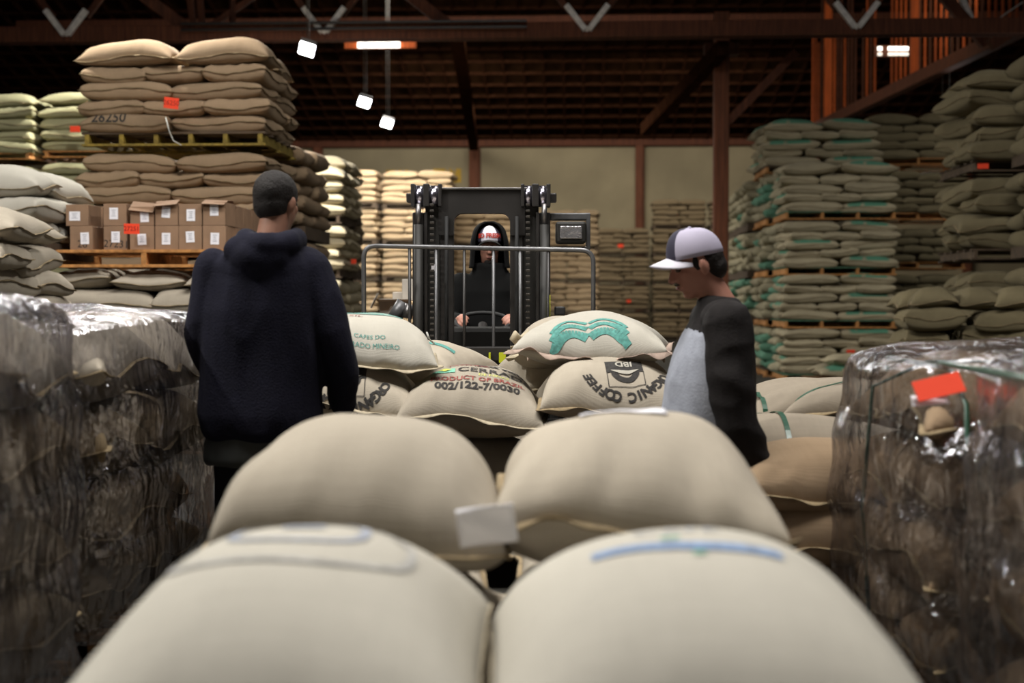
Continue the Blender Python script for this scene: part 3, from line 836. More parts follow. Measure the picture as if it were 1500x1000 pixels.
# --- the stack behind, right of the teal ones
stack('olive stack behind teal ones', 'olive', 'olive', 5.30, 26.4, 1.75, [(0.0, 5, .13), (.85, 5, .13), (1.85, 4, .13), (2.75, 5, .13), (3.75, 5, .13)], 'L', 'mid', lh=.15, topT=.24, real=lambda t, k: t > 2, wood='wood_orange', nstr=3, side_real=False)
# --- irregular big stacks at far right
stack('big stack at the right edge', 'olive', 'olive', 4.66, 17.2, 1.95, [(0.0, 7, .13), (1.75, 4, .13), (2.80, 5, .13)], 'L', 'mid', lh=.21, topT=.27, jit=3.0, real=lambda t, k: not (t == 0 and k < 4), wood='wood_dark', pinch=.14, over=1.22)
stack('big stack beyond the right edge', 'olive', 'olive', 5.0, 15.2, 1.95, [(0.0, 7, .13), (1.75, 4, .13), (2.80, 5, .13)], 'L', 'mid', lh=.21, topT=.27, jit=3.0, real=lambda t, k: False, pal_real=False, pinch=.14, over=1.22)
stack('low heap below the big stack', 'olive', 'olive-grey', 3.62, 15.6, 1.35, [(0.0, 6, .13)], 'L', 'mid', lh=.205, topT=.25, jit=3.4, real=lambda t, k: k > 0, pal_real=False, pinch=.14, over=1.22)
# --- loose teal printed sacks on their own pallet in front
pallet(3.36, 4.95, 20.5, 21.8, 0, .13, 'orange edged pallet under the loose teal printed sacks', 'wood', 'wood_orange', 4)
kg = sack_kit('green', .86, .56, .2, 'mid', 3, rim=-.1)
for i, (x, y, z, r) in enumerate(((3.82, 20.85, .23, .15), (4.68, 20.8, .23, -.1), (3.85, 21.4, .25, .1), (4.7, 21.4, .25, 0), (3.98, 20.95, .40, .25), (4.75, 21.0, .39, -.2))):
    sack(kg, i, (x, y, z), r, 'loose teal printed sack, %s on the low front pallet' % ['lower front left', 'lower front right', 'lower back left', 'lower back right', 'upper left', 'upper right'][i], 'loose teal printed sacks')

# red lot cards fixed on the stacks, with their numbers
def card(px, py, D, w_px, h_px, label, txt='27251', rot=0.0, group='orange-red lot cards'):
    c = W(px, py, D)
    s = D / FPX
    t = thing('lot_card', label, 'card', c, 0, group, rot=(math.radians(4), rot, 0))
    box('sheet', (-w_px * s / 2, -0.002, -h_px * s / 2), (w_px * s / 2, 0.002, h_px * s / 2), M['red_card'], t, 0.0)
    if txt:
        me = text_mesh(txt, h_px * s * 0.62)
        obj('number', me, M['ink_card'], t, (0, -0.004, 0), (PI / 2, 0, 0))
    return t
card(251, 151, 12.88, 22, 16, 'red lot card on the top pallet of the tall left stack', '26250', 0.12)
card(110, 189, 17.1, 15, 9, 'red lot card on the yellowish stack left of tall stack', None)
card(1202, 228, 23.7, 12, 7, 'red lot card on the tallest teal printed stack')
card(1242, 287, 22.05, 12, 8, 'red lot card on the top pallet of front teal stack')
card(1246, 359, 22.05, 12, 8, 'red lot card, second pallet down of front teal stack')
card(1235, 451, 22.05, 12, 9, 'red lot card, third pallet down of front teal stack')
card(1246, 516, 21.95, 12, 8, 'red lot card lowest on the front teal printed stack')
card(990, 313, 45.8, 7, 5, 'tiny red card on the far tall dim stack', None)
card(909, 360, 45.8, 8, 5, 'tiny red card high on the far stack beside forklift lamp', None)
card(921, 441, 45.8, 6, 4, 'tiny red card low on the far stack beside forklift lamp', None)
card(1073, 318, 45.3, 9, 6, 'tiny red card right of the tall timber post', None)
card(518, 383, 19.0, 8, 7, 'small red card on shaded flank of the cream stack', None)
card(1440, 243, 16.9, 16, 8, 'dull red card on the big stack at right', None)

# everything too far or too many: one object
def build_stuff():
    mats = []; vs = []; fs = []; mi = []; off = 0
    for me, mt in STUFF:
        n = len(me.vertices)
        a = np.empty(n * 3, np.float32); me.vertices.foreach_get('co', a); a = a.reshape(-1, 3)
        R = np.array(mt.to_3x3()); T = np.array(mt.translation)
        vs.append(a @ R.T + T)
        f = np.empty(len(me.polygons) * 4, np.int32); me.polygons.foreach_get('vertices', f); f = f.reshape(-1, 4)
        fs.append(f + off); off += n
        m = me.materials[0]
        if m not in mats: mats.append(m)
        mi.append(np.full(len(f), mats.index(m), np.int32))
    me = mesh_from('sacks', np.concatenate(vs), np.concatenate(fs))
    for m in mats: me.materials.append(m)
    me.polygons.foreach_set('material_index', np.concatenate(mi))
    tag(obj('stacked_sacks', me), 'brown and green sacks stacked in the distance and inside the piles', 'sacks', kind='stuff')
    bm = bmesh.new()
    for x0, x1, y0, y1, z, h in STUFFP:
        bx(bm, (x0, y0, z + h * .75), (x1, y1, z + h)); bx(bm, (x0, y0, z), (x1, y1, z + h * .2))
        for k in range(3):
            xx = x0 + 0.05 + (x1 - x0 - .1) * k / 2
            bx(bm, (xx - .05, y0, z + h * .2), (xx + .05, y1, z + h * .75))
    tag(obj('stacked_pallets', me_of(bm), M['wood_dark']), 'dark pallets between the distant sacks and inside the piles', 'pallets', kind='stuff')

# ================================================================== BOXES ON THE PALLET
bxp0 = W(57, 368, 11.5)
BZ = 1.53
pal = pallet(-4.40, -2.72, 11.46, 12.7, BZ, .145, 'worn brown pallet carrying the two rows of cardboard boxes', 'wood_orange', None, 3)
BXC = [(88, 122), (142.5, 177), (182, 218.5), (220, 255), (255.5, 290), (291.5, 326)]
def carton(cx, y0, z, w, d, h, label, flap=None, paper=None, rz=0.0, scr=None):
    t = thing('cardboard_box', label, 'box', (cx, y0, z), rz, 'cardboard boxes on the pallet')
    if flap is None:
        box('carton', (-w / 2, 0, 0), (w / 2, d, h), M['card'], t, 0.003)
        box('tape', (-w / 2 - .001, d * .46, h - .002), (w / 2 + .001, d * .54, h + .0015), M['card_grey'], t, 0.0)
    else:
        bm = bmesh.new(); k = .004
        bx(bm, (-w / 2, 0, 0), (w / 2, k, h)); bx(bm, (-w / 2, d - k, 0), (w / 2, d, h)); bx(bm, (-w / 2, 0, 0), (-w / 2 + k, d, h)); bx(bm, (w / 2 - k, 0, 0), (w / 2, d, h)); bx(bm, (-w / 2, 0, 0), (w / 2, d, k))
        obj('carton', me_of(bm), M['card'], t)
        for (a, b, c_, s) in flap:
            f = box('flap', (-w / 2, 0, 0), (w / 2, .003, d * .42), M['card'], t, 0.0)
            f.location = (0, a, h + b); f.rotation_euler = (c_, s, 0)
    if paper:
        px, pz, pw_, ph_, r = paper
        p = box('paper_label', (-pw_ / 2, -.003, -ph_ / 2), (pw_ / 2, -.0005, ph_ / 2), M['paper'], t, 0.0)
        p.location = (px, -.001, pz); p.rotation_euler = (0, r, 0)
        bm = bmesh.new()
        for j in range(4):
            ww = pw_ * (.28 if j in (0, 3) else .18)
            bx(bm, (-ww, -.0035, ph_ * (.28 - .17 * j)), (ww, -.0030, ph_ * (.28 - .17 * j) + ph_ * .035))
        g = obj('small_print', me_of(bm), M['ink_greyblue'], p); g['kind'] = 'stuff'
    if scr:
        obj('marker_writing', text_mesh(scr, .085), M['ink'], t, (0.01, -.002, .045), (PI / 2, .05, 0))
    return t
bz1 = BZ + .145
sP = 11.5 / FPX
pos_n = ['first', 'second', 'third', 'fourth', 'fifth', 'sixth']
PAPT = [(-.02, .08, .09, .075, 0), (-.01, .10, .07, .095, 0), (.02, .075, .07, .09, -.03), (-.005, .11, .07, .09, .08), (.005, .085, .07, .095, 0), (.0, .125, .07, .09, -.02)]
PAPB = [(.03, .095, .07, .095, -.03), (.005, .105, .07, .09, 0), (-.0, .085, .07, .09, -.05), (-.005, .09, .07, .095, 0), (.0, .105, .07, .09, -.05), (.005, .09, .07, .095, .03)]
for i, (a, b) in enumerate(BXC):
    x = (W(a, 330, 11.5).x + W(b, 330, 11.5).x) / 2
    w = (b - a) * sP
    carton(x + (.02 if i == 0 else 0), 11.5, bz1, w, .30, .195, 'brown carton with white label, %s from left in the bottom row' % pos_n[i], None, PAPB[i], 0, {0: '28', 1: '27231'}.get(i))
    hh = [.175, .18, .155, .185, .175, .19][i]
    fl = {2: [(.02, 0, -.9, .1), (.28, 0, .6, -.15)], 3: [(.0, 0, -1.2, -.08)], 5: [(.01, 0, -1.25, .05), (.28, 0, 1.1, 0)]}.get(i)
    carton(x - (.015 if i == 0 else 0), 11.5 + rn.uniform(0, .02), bz1 + .197, w, .30, hh, 'brown carton with white label, %s from left in the top row%s' % (pos_n[i], ', its top torn open' if i == 2 else ''), fl, PAPT[i], rn.uniform(-.03, .03))
for j in range(1, 4):
    for r, (z, h) in enumerate(((0, .195), (.197, .185))):
        x = (W(291.5, 330, 11.5).x + W(326, 330, 11.5).x) / 2
        carton(x, 11.5 + .31 * j, bz1 + z, .19, .30, h, 'carton %s behind the rightmost front cartons, %s row' % (['next', 'third', 'fourth'][j - 1], ['bottom', 'top'][r]))
for j in (1,):
    for r, (z, h) in enumerate(((0, .195), (.197, .175))):
        for i in range(5):
            x = (W(BXC[i][0], 330, 11.5).x + W(BXC[i][1], 330, 11.5).x) / 2
            carton(x, 11.5 + .31 * j, bz1 + z, .19, .30, h, 'shaded carton behind the %s front carton from left, %s row' % (pos_n[i], ['bottom', 'top'][r]))
card(193, 335, 11.44, 23, 15, 'red lot card stuck over the third carton from left', '27251', 0.02)

# ================================================================== NEAR SACKS
def bvh_of(objs):
    vs = []; fs = []; off = 0
    for o in objs:
        mw = o.matrix_world if o.parent else Matrix.LocRotScale(o.location, o.rotation_euler, o.scale)
        vs += [mw @ v.co for v in o.data.vertices]
        fs += [[i + off for i in p.vertices] for p in o.data.polygons]
        off = len(vs)
    return BVHTree.FromPolygons(vs, fs)

def lrs(o):
    return Matrix.LocRotScale(o.location, o.rotation_euler, o.scale)

def decal(o, me, m, origin, xd, yd, name='stencil_print', off=0.003, maxe=0.02):
    """flat print laid onto the sack's curved cloth. origin, xd, yd in world axes; it is cast along the plane's normal"""
    xd = Vector(xd).normalized(); yd = Vector(yd); yd = (yd - xd * yd.dot(xd)).normalized()
    n = xd.cross(yd)
    tree = bvh_of([o]); inv = lrs(o).inverted()
    bm = bmesh.new(); bm.from_mesh(me)
    bmesh.ops.triangulate(bm, faces=bm.faces)
    for _ in range(4):
        es = [e for e in bm.edges if e.calc_length() > maxe]
        if not es: break
        bmesh.ops.subdivide_edges(bm, edges=es, cuts=1)
        bmesh.ops.triangulate(bm, faces=bm.faces)
    bad = []
    for v in bm.verts:
        p = Vector(origin) + xd * v.co.x + yd * v.co.y
        h = tree.ray_cast(p + n * 1.0, -n)
        if h[0] is None:
            bad.append(v); continue
        nn = h[1] if h[1].dot(n) > 0 else -h[1]
        v.co = inv @ (h[0] + nn * off)
    bmesh.ops.delete(bm, geom=bad, context='VERTS')
    me2 = bpy.data.meshes.new(name); bm.to_mesh(me2); bm.free()
    me2.materials.clear()
    return obj(name, me2, m, o)

def poly_mesh(polys):
    bm = bmesh.new()
    for pl in polys:
        vs = [bm.verts.new((x, y, 0)) for x, y in pl]
        bm.faces.new(vs)
    return me_of(bm)

def ribbon(fn, n, w):
    """polys of a band along fn(t) with width w(t)"""
    out = []
    P = [fn(i / n) for i in range(n + 1)]
    for i in range(n):
        (x0, y0), (x1, y1) = P[i], P[i + 1]
        dx, dy = x1 - x0, y1 - y0; l = math.hypot(dx, dy) or 1
        nx, ny = -dy / l, dx / l
        a = w(i / n) / 2; b = w((i + 1) / n) / 2
        out.append([(x0 - nx * a, y0 - ny * a), (x1 - nx * b, y1 - ny * b), (x1 + nx * b, y1 + ny * b), (x0 + nx * a, y0 + ny * a)])
    return out

def nsack(kind, px, py_top, D, w, l, T, label, group, rz=0.0, seed=0, along='y', seam=(.014, .004, 'seam'), tilt=(0, 0), z=None, **kw):
    """a near sack placed by the pixel of its crest"""
    c = W(px, py_top, D)
    zc = (z if z is not None else c.z) - T / 2
    a = dict(rim=-.22, pinch=.09, q=.5, pw=2.5, lump=.008, fold=.006); a.update(kw)
    v, f, rim = sack_arrays(l, w, T, 56, 42, seed, **a)
    me = mesh_from('sack', v, f, M[kind])
    o = obj('coffee_sack', me, None, None, (c.x, c.y, zc), (tilt[0], tilt[1], (PI / 2 if along == 'y' else 0) + rz))
    tag(o, label, 'sack', group)
    if seam:
        obj('seam', seam_mesh(v, rim, seam[0], seam[1], M[seam[2]], seed), None, o)
    return o

YAW = math.radians(2.75)
CX = Vector((math.cos(YAW), math.sin(YAW), 0)); CY = Vector((-math.sin(YAW), math.cos(YAW), 0))
UPZ = Vector((0, 0, 1))
# --- first pallet load, right before the camera
g1 = 'sacks of the nearest load'
a1 = nsack('pale', 440, 778, 2.28, .595, .92, .42, 'biggest blurred sack at front left with faint ringed print', g1, YAW, 11, rim=-.05, q=.52, pw=2.3, fold=.002, lump=.004, pinch=.03, rv=.02, seam=(.004, .001, 'seam_pale'))
a2 = nsack('pale', 1008, 782, 2.28, .65, .92, .42, 'biggest blurred sack at front right with blue striped print', g1, YAW, 12, rim=-.05, q=.52, pw=2.3, fold=.002, lump=.004, pinch=.03, rv=.02, seam=(.004, .001, 'seam_pale'))
def ring(rx, ry, w, n=48, k=3.0):
    def f(t):
        a = 2 * PI * t
        c, s = math.cos(a), math.sin(a)
        return (rx * math.copysign(abs(c) ** (2 / k), c), ry * math.copysign(abs(s) ** (2 / k), s))
    return ribbon(f, n, lambda t: w)
o1 = W(435, 800, 2.28)
decal(a1, poly_mesh(ring(.185, .15, .014)), M['ink_grey'], (o1.x, o1.y - .02, 0), CX, CY, off=.003)
decal(a1, poly_mesh(ring(.105, .105, .016)), M['ink_greyblue'], (o1.x, o1.y + .03, 0), CX, CY, off=.003)
decal(a1, poly_mesh([[(-.035, -.02), (.035, -.02), (.035, .02), (-.035, .02)]]), M['ink_greyblue'], (o1.x, o1.y + .06, 0), CX, CY, off=.003)
o2 = W(995, 815, 2.25)
decal(a2, poly_mesh([[(-.14, -.055), (.15, -.075), (.15, -.035), (-.14, -.015)]]), M['ink_blue'], (o2.x, o2.y - .01, 0), CX, CY, off=.003)
decal(a2, poly_mesh([[(-.03, -.01), (-.0, -.01), (-.0, .004), (-.03, .004)], [(.01, -.1), (.03, -.1), (.03, -.09), (.01, -.09)]]), M['ink_green'], (o2.x, o2.y, 0), CX, CY, off=.004)
decal(a2, text_mesh('CAFE', .06), M['ink_greyblue'], (o2.x, o2.y + .075, 0), CX, CY, off=.003)
k1 = sack_kit('pale', .90, .64, .28, 'mid', 3, rim=-.1)
for i, (x, l) in enumerate(((410, 'left'), (1010, 'right'))):
    c = W(x, 780, 2.30)
    sack(k1, i, (c.x, c.y, .38), PI / 2, 'shaded sack under the biggest %s front sack' % l, g1)
c0, c1 = W(110, 800, 2.3), W(1310, 800, 2.3)
pallet(c0.x, c1.x, 1.86, 2.74, .0, .14, 'pallet under the nearest blurred sacks', 'wood', None, 3)
for i, (x, l) in enumerate(((410, 'left'), (1010, 'right'))):
    c = W(x, 780, 2.30)
    sack(k1, i + 1, (c.x, c.y, .22), PI / 2, 'lowest sack of the nearest load at %s' % l, g1)
# --- second load
g2 = 'sacks of the second load'
b1 = nsack('tan', 542, 611, 3.32, .615, .82, .34, 'second row plump plain sack at left, beside the white paper tag', g2, YAW + .03, 21, rim=-.22, seam=(.014, .006, 'seam'), q=.40, pinch=.015, rv=.05)
b2 = nsack('tan', 924, 603, 3.32, .62, .82, .35, 'second row plump plain sack at right with paper sheet on top', g2, YAW - .03, 22, rim=-.20, seam=(.016, .010, 'seam'), q=.46, pinch=.02, rv=.07, tilt=(.02, 0))
k2 = sack_kit('tan', .82, .64, .26, 'mid', 3, rim=-.1)
for i, (px, D, z) in enumerate(((545, 3.38, .50), (915, 3.38, .50), (545, 3.38, .27), (915, 3.38, .27), (560, 4.22, .27), (905, 4.22, .27), (560, 4.22, .50), (905, 4.22, .50))):
    c = W(px, 700, D)
    sack(k2, i, (c.x, c.y, z), PI / 2 + YAW, '%s sack of the second load, %s %s' % (['upper middle', 'upper middle', 'lowest', 'lowest', 'lowest', 'lowest', 'middle', 'middle'][i], 'front' if D < 4 else 'rear', 'left' if px < 700 else 'right'), g2)
c0, c1 = W(350, 700, 3.4), W(1120, 700, 3.4)
pallet(c0.x, c1.x, 2.98, 4.6, .0, .14, 'pallet under the second load of plain sacks', 'wood', None, 3)
# papers
def paper(name, label, c, w, h, rot, bend=.01, cat='paper', grp=None):
    bm = bmesh.new()
    n = 8
    g = [[bm.verts.new(((i / n - .5) * w, bend * math.sin(i / n * 5 + j * .8), (j / n - .5) * h)) for j in range(n + 1)] for i in range(n + 1)]
    for i in range(n):
        for j in range(n):
            bm.faces.new((g[i][j], g[i + 1][j], g[i + 1][j + 1], g[i][j + 1]))
    me = me_of(bm, name, True)
    o = obj(name, me, M['paper'], None, c, rot)
    md = o.modifiers.new('thick', 'SOLIDIFY'); md.thickness = .0015
    return tag(o, label, cat, grp)
paper('paper_tag', 'white paper tag hanging between the two second row sacks', W(713, 769, 2.86), .118, .080, (.15, -.13, YAW), .004)
ps = W(912, 604, 3.30)
bt = bvh_of([b2])
bm = bmesh.new(); n = 12; gg = []
for i in range(n + 1):
    row = []
    for j in range(n + 1):
        p = Vector((ps.x + (i / n - .5) * .20, ps.y + (j / n - .5) * .15 + .02, 3))
        h = bt.ray_cast(p, Vector((0, 0, -1)))
        row.append(bm.verts.new((h[0] if h[0] else Vector((p.x, p.y, .95))) + Vector((0, 0,   .005 + .001 * math.sin(i * 1.3) + .002 * (abs(i - n / 2) / n)))))
    gg.append(row)
for i in range(n):
    for j in range(n):
        bm.faces.new((gg[i][j], gg[i + 1][j], gg[i + 1][j + 1], gg[i][j + 1]))
o = obj('paper_sheet', me_of(bm, 'paper_sheet', True), M['paper'])
md = o.modifiers.new('thick', 'SOLIDIFY'); md.thickness = .002
tag(o, 'white paper sheet lying on the right second row sack', 'paper')
# --- third load, on the forks
g3 = 'sacks on the forklift load'
ORGME = None
def organic(o, cpx, cpy, D, rot=0.0, s=1.0):
    """IBD square with the bean, ORGANIC COFFEE in an arc, printed upside-down as seen from here"""
    c = W(cpx, cpy, D)
    n = (CY * -.62 + UPZ * .78).normalized()
    xd = -CX; yd = n.cross(xd)          # upside down for the viewer
    m_ = Matrix.Rotation(rot, 3, n)
    xd = m_ @ xd; yd = m_ @ yd
    q = s
    # square: black top half, fine outline (seen from here its black half is uppermost)
    pol = [[(-.075 * q, -.075 * q), (.075 * q, -.075 * q), (.075 * q, .0), (-.075 * q, .0)]]
    def arc(r0, r1, a0, a1, cy, nn=14, ky=1.0):
        out = []
        for i in range(nn):
            t0 = a0 + (a1 - a0) * i / nn; t1 = a0 + (a1 - a0) * (i + 1) / nn
            out.append([(r0 * math.cos(t0), cy + ky * r0 * math.sin(t0)), (r1 * math.cos(t0), cy + ky * r1 * math.sin(t0)), (r1 * math.cos(t1), cy + ky * r1 * math.sin(t1)), (r0 * math.cos(t1), cy + ky * r0 * math.sin(t1))])
        return out
    pol += arc(.03 * q, .058 * q, 0, PI, .0, ky=.9)
    lw = .003 * q
    pol += [[(-.075 * q, .07 * q), (.075 * q, .07 * q), (.075 * q, .07 * q + lw), (-.075 * q, .07 * q + lw)], [(-.075 * q, 0), (-.075 * q + lw, 0), (-.075 * q + lw, .07 * q), (-.075 * q, .07 * q)], [(.075 * q - lw, 0), (.075 * q, 0), (.075 * q, .07 * q), (.075 * q - lw, .07 * q)]]
    decal(o, poly_mesh(pol), M['ink'], c, xd, yd)
    # cloth-coloured cut-outs: the three letters and the lens of the bean
    decal(o, text_mesh('IBD', .046 * q, bold=.0012), M['pale'], c - yd * .052 * q, xd, yd, off=.006)
    decal(o, poly_mesh(ribbon(lambda t: ((-.058 + .116 * t) * q, (-.012 + .012 * math.cos((t - .5) * PI)) * q), 14, lambda t: .020 * q * math.sin(PI * t) + .001)), M['pale'], c, xd, yd, off=.006)
    txt = 'ORGANIC COFFEE'
    R = .165 * q
    span = 2.35
    bmx = bmesh.new()
    for i, ch in enumerate(txt):
        if ch == ' ': continue
        me = text_mesh(ch, .052 * q, bold=.0022)
        a = PI / 2 + span / 2 - span * i / (len(txt) - 1)
        k = len(bmx.verts)
        bmx.from_mesh(me)
        bmx.verts.ensure_lookup_table()
        mm = Matrix.Translation((R * math.cos(a), R * math.sin(a) * .86 - .03 * q, 0)) @ Matrix.Rotation(a - PI / 2, 4, 'Z')
        for v in bmx.verts[k:]: v.co = mm @ v.co
    me = bpy.data.meshes.new('arc'); bmx.to_mesh(me); bmx.free()
    decal(o, me, M['ink'], c, xd, yd)

lowL = nsack('tan', 515, 518, 6.55, .64, .86, .31, 'lower left sack of the forklift load, upside-down ORGANIC print, beside hooded man', g3, YAW + .02, 31, rim=-.25, seam=(.02, .008, 'seam_pale'), q=.42)
midF = nsack('tan', 697, 533, 6.50, .64, .88, .33, 'middle front sack printed PRODUCT OF BRAZIL, forklift load', g3, YAW - .04, 32, rim=-.22, seam=(.018, .005, 'seam_pale'), q=.46)
lowR = nsack('tan', 893, 516, 6.50, .66, .86, .31, 'lower right sack with upside-down ORGANIC COFFEE print beside capped man', g3, YAW, 33, rim=-.28, seam=(.02, .006, 'seam'), q=.42)
upL = nsack('pale', 528, 458, 6.60, .70, .86, .225, 'upper left sack with teal print between hooded man and forklift', g3, YAW + .08, 34, rim=-.36, seam=(.022, .006, 'seam_pale'), q=.42, sag=.02, z=None)
upR = nsack('pale', 872, 458, 6.72, .69, .90, .25, 'upper right sack with teal leaf print and wavy pinkish hem', g3, YAW - .12, 35, rim=-.30, seam=(.032, .016, 'seam_pink'), q=.42, pinch=.12, tilt=(0, 0))
upRb = nsack('tan', 835, 466, 7.30, .60, .84, .27, 'grey sack with knotted corner behind the teal leaf sack', g3, YAW, 36, rim=-.2, seam=(.03, .012, 'seam_pale'), q=.42, pinch=.14)
loLb = nsack('tan', 618, 500, 7.40, .58, .84, .27, 'small looking rear sack with teal corner print left of fork carriage', g3, YAW - .3, 37, rim=-.2, seam=(.02, .006, 'seam_pale'), q=.42)
loRb = nsack('tan', 824, 500, 7.40, .60, .84, .27, 'rear sack right of fork carriage with faint dark print', g3, YAW + .25, 38, rim=-.2, seam=(.02, .006, 'seam_pale'), q=.42)
loLb2 = nsack('tan', 492, 503, 7.45, .62, .84, .27, 'rear left sack of the forklift load behind the teal sack', g3, YAW, 39, rim=-.2, q=.42)
for i, (px, l) in enumerate(((515, 'left'), (697, 'middle'), (893, 'right'))):
    c = W(px, 600, 6.6)
    nsack('tan', px, 600, 6.6, .66, .9, .27, 'bottom layer sack of the forklift load, %s' % l, g3, YAW, 40 + i, z=.645, q=.42)
    nsack('tan', px, 600, 7.42, .62, .8, .27, 'rear bottom layer sack of the forklift load, %s' % l, g3, YAW, 45 + i, z=.645, q=.42)
c0, c1 = W(420, 600, 6.8), W(990, 600, 6.8)
pallet(c0.x, c1.x, 6.1 , 7.75, .23, .145, 'pallet lifted on the forks under the printed sacks', 'wood', None, 3)
nf = (CY * -.62 + UPZ * .78).normalized()
ydn = nf.cross(CX)
ydn = ydn if ydn.z > 0 else -ydn
organic(lowR, 913, 583, 6.3, .08, 1.08)
organic(lowL, 512, 588, 6.3, -.02, 1.08)
# the middle sack's print
cM = W(700, 582, 6.3)
decal(midF, text_mesh('PRODUCT OF BRAZIL', .042, bold=.001), M['ink_red'], cM + ydn * -.012, CX, ydn)
decal(midF, text_mesh('002/122-7/0030', .058, bold=.0022), M['ink'], cM - ydn * .062, CX, ydn)
decal(midF, text_mesh('CERRADO', .075, bold=.001), M['ink'], cM + CX * .085 + ydn * .075, CX, ydn)
decal(midF, text_mesh('DE MINAS', .030), M['ink_yellow'], cM + CX * .07 + ydn * .03, CX, ydn)
decal(midF, poly_mesh([[(-.05, -.022), (.05, -.022), (.05, .03), (-.05, .03)]]), M['ink_green'], cM + CX * -.15 + ydn * .068, CX, ydn)
decal(midF, poly_mesh([[(-.03, .0), (0, -.018), (.03, .0), (0, .02)]]), M['ink_yellow'], cM + CX * -.145 + ydn * .078, CX, ydn, off=.006)
decal(midF, text_mesh('FAZENDA', .04, bold=.001), M['ink_red'], cM + CX * -.04 + ydn * .155, CX, ydn)
decal(midF, text_mesh('BOA VISTA', .045, bold=.003), M['ink'], cM + CX * .11 + ydn * .165, CX, ydn)
decal(midF, poly_mesh([[(-.10, 0), (.10, 0), (.10, .05), (-.10, .05)]]), M['ink_grey'], cM + CX * .0 + ydn * .235, CX, ydn)
# teal leaf: two wings of stripes meeting at a peak
nl = (CY * -.60 + UPZ * .80).normalized(); ydl = nl.cross(CX); ydl = ydl if ydl.z > 0 else -ydl
cL = W(862, 510, 6.45)
pol = []
for s in (-1, 1):
    for k, (off, wd_, dk) in enumerate(((.085, .020, 0), (.040, .030, 0), (-.018, .045, 0))):
        def f(t, s=s, off=off):
            return (s * (.006 + .165 * t), off + .055 * math.sin(t * 2.2 + .2) - .030 - .10 * t ** 2.4)
        pol += ribbon(f, 14, lambda t, wd_=wd_: wd_ * (1.0 if t < .9 else .75))
decal(upR, poly_mesh(pol), M['ink_teal'], cL + CX * .0, CX + UPZ * 0.03, ydl)
cT = W(530, 476, 6.5)
for k in range(3):
    decal(upL, poly_mesh(ribbon(lambda t, k=k: (-.2 + .38 * t, .01 + .040 * k + .012 * math.sin(t * 4)), 12, lambda t: .022)), M['ink_teal'], cT, CX, CY)
decal(upL, text_mesh('BRASIL', .055), M['ink_red'], cT + CX * -.07 - CY * .06, CX, CY)
cT2 = W(541, 500, 6.25)
decal(upL, text_mesh('CAFES DO', .030), M['ink_teal'], cT2 + ydl * .022, CX, ydl)
decal(upL, text_mesh('CERRADO MINEIRO', .030), M['ink_teal'], cT2 - ydl * .02, CX, ydl)
decal(loLb, poly_mesh(ribbon(lambda t: (-.07 + .16 * t, .03 - .02 * t), 6, lambda t: .05)), M['ink_teal'], W(640, 505, 7.3), CX, CY)
decal(loRb, text_mesh('CAFE', .05), M['ink'], W(790, 508, 7.2), CX, CY)
tube('tie_string', [W(625, 486, 6.5), W(629, 497, 6.5), W(636, 503, 6.6)], .004, M['string'], None)
tag(bpy.data.objects['tie_string'], 'pale loose tie string at the corner of upper left sack', 'string')
kn = thing('knotted_corner', None, None, (0, 0, 0)); bpy.data.objects.remove(kn)
# knotted ear of the rear right sack
inv = lrs(upRb).inverted()
ear = [W(775, 492, 7.0), W(762, 495, 6.98), W(755, 490, 6.96), W(752, 496, 6.96), W(757, 503, 6.97)]
e = tube('knotted_ear', [inv @ p for p in ear], [.035, .012, .022, .02, .012], M['seam_pale'], upRb, 8)
def by_label(s):
    for o in bpy.data.objects:
        if o.get('label') == s: return o
o = by_label('brown sack, left front, fifth layer, top pallet of tall left stack')
if o:
    c = W(150, 169, 12.95)
    decal(o, text_mesh('26250', .13, bold=.002), M['ink'], (c.x, c.y, c.z), (1, 0, 0), (0, 0, 1), off=.004, maxe=.04)
o = by_label('grey-tan sack, left front, second layer, only pallet of stack under the box pallet') or by_label('grey-tan sack, left front, top layer, only pallet of stack under the box pallet')
if o:
    c = W(130, 408, 11.45)
    decal(o, text_mesh('ROYAL ESTATE ARABICA', .055, bold=.001), M['ink'], (c.x, c.y, c.z), (1, 0, 0), (0, 0, 1), off=.004, maxe=.04)
tag(tube('tie_string', [W(243, 172, 12.86), W(248, 192, 12.84), W(254, 206, 12.84), W(266, 213, 12.84)], .005, M['string'], None, 5), 'loose pale string hanging across the yellow edged pallet', 'string')

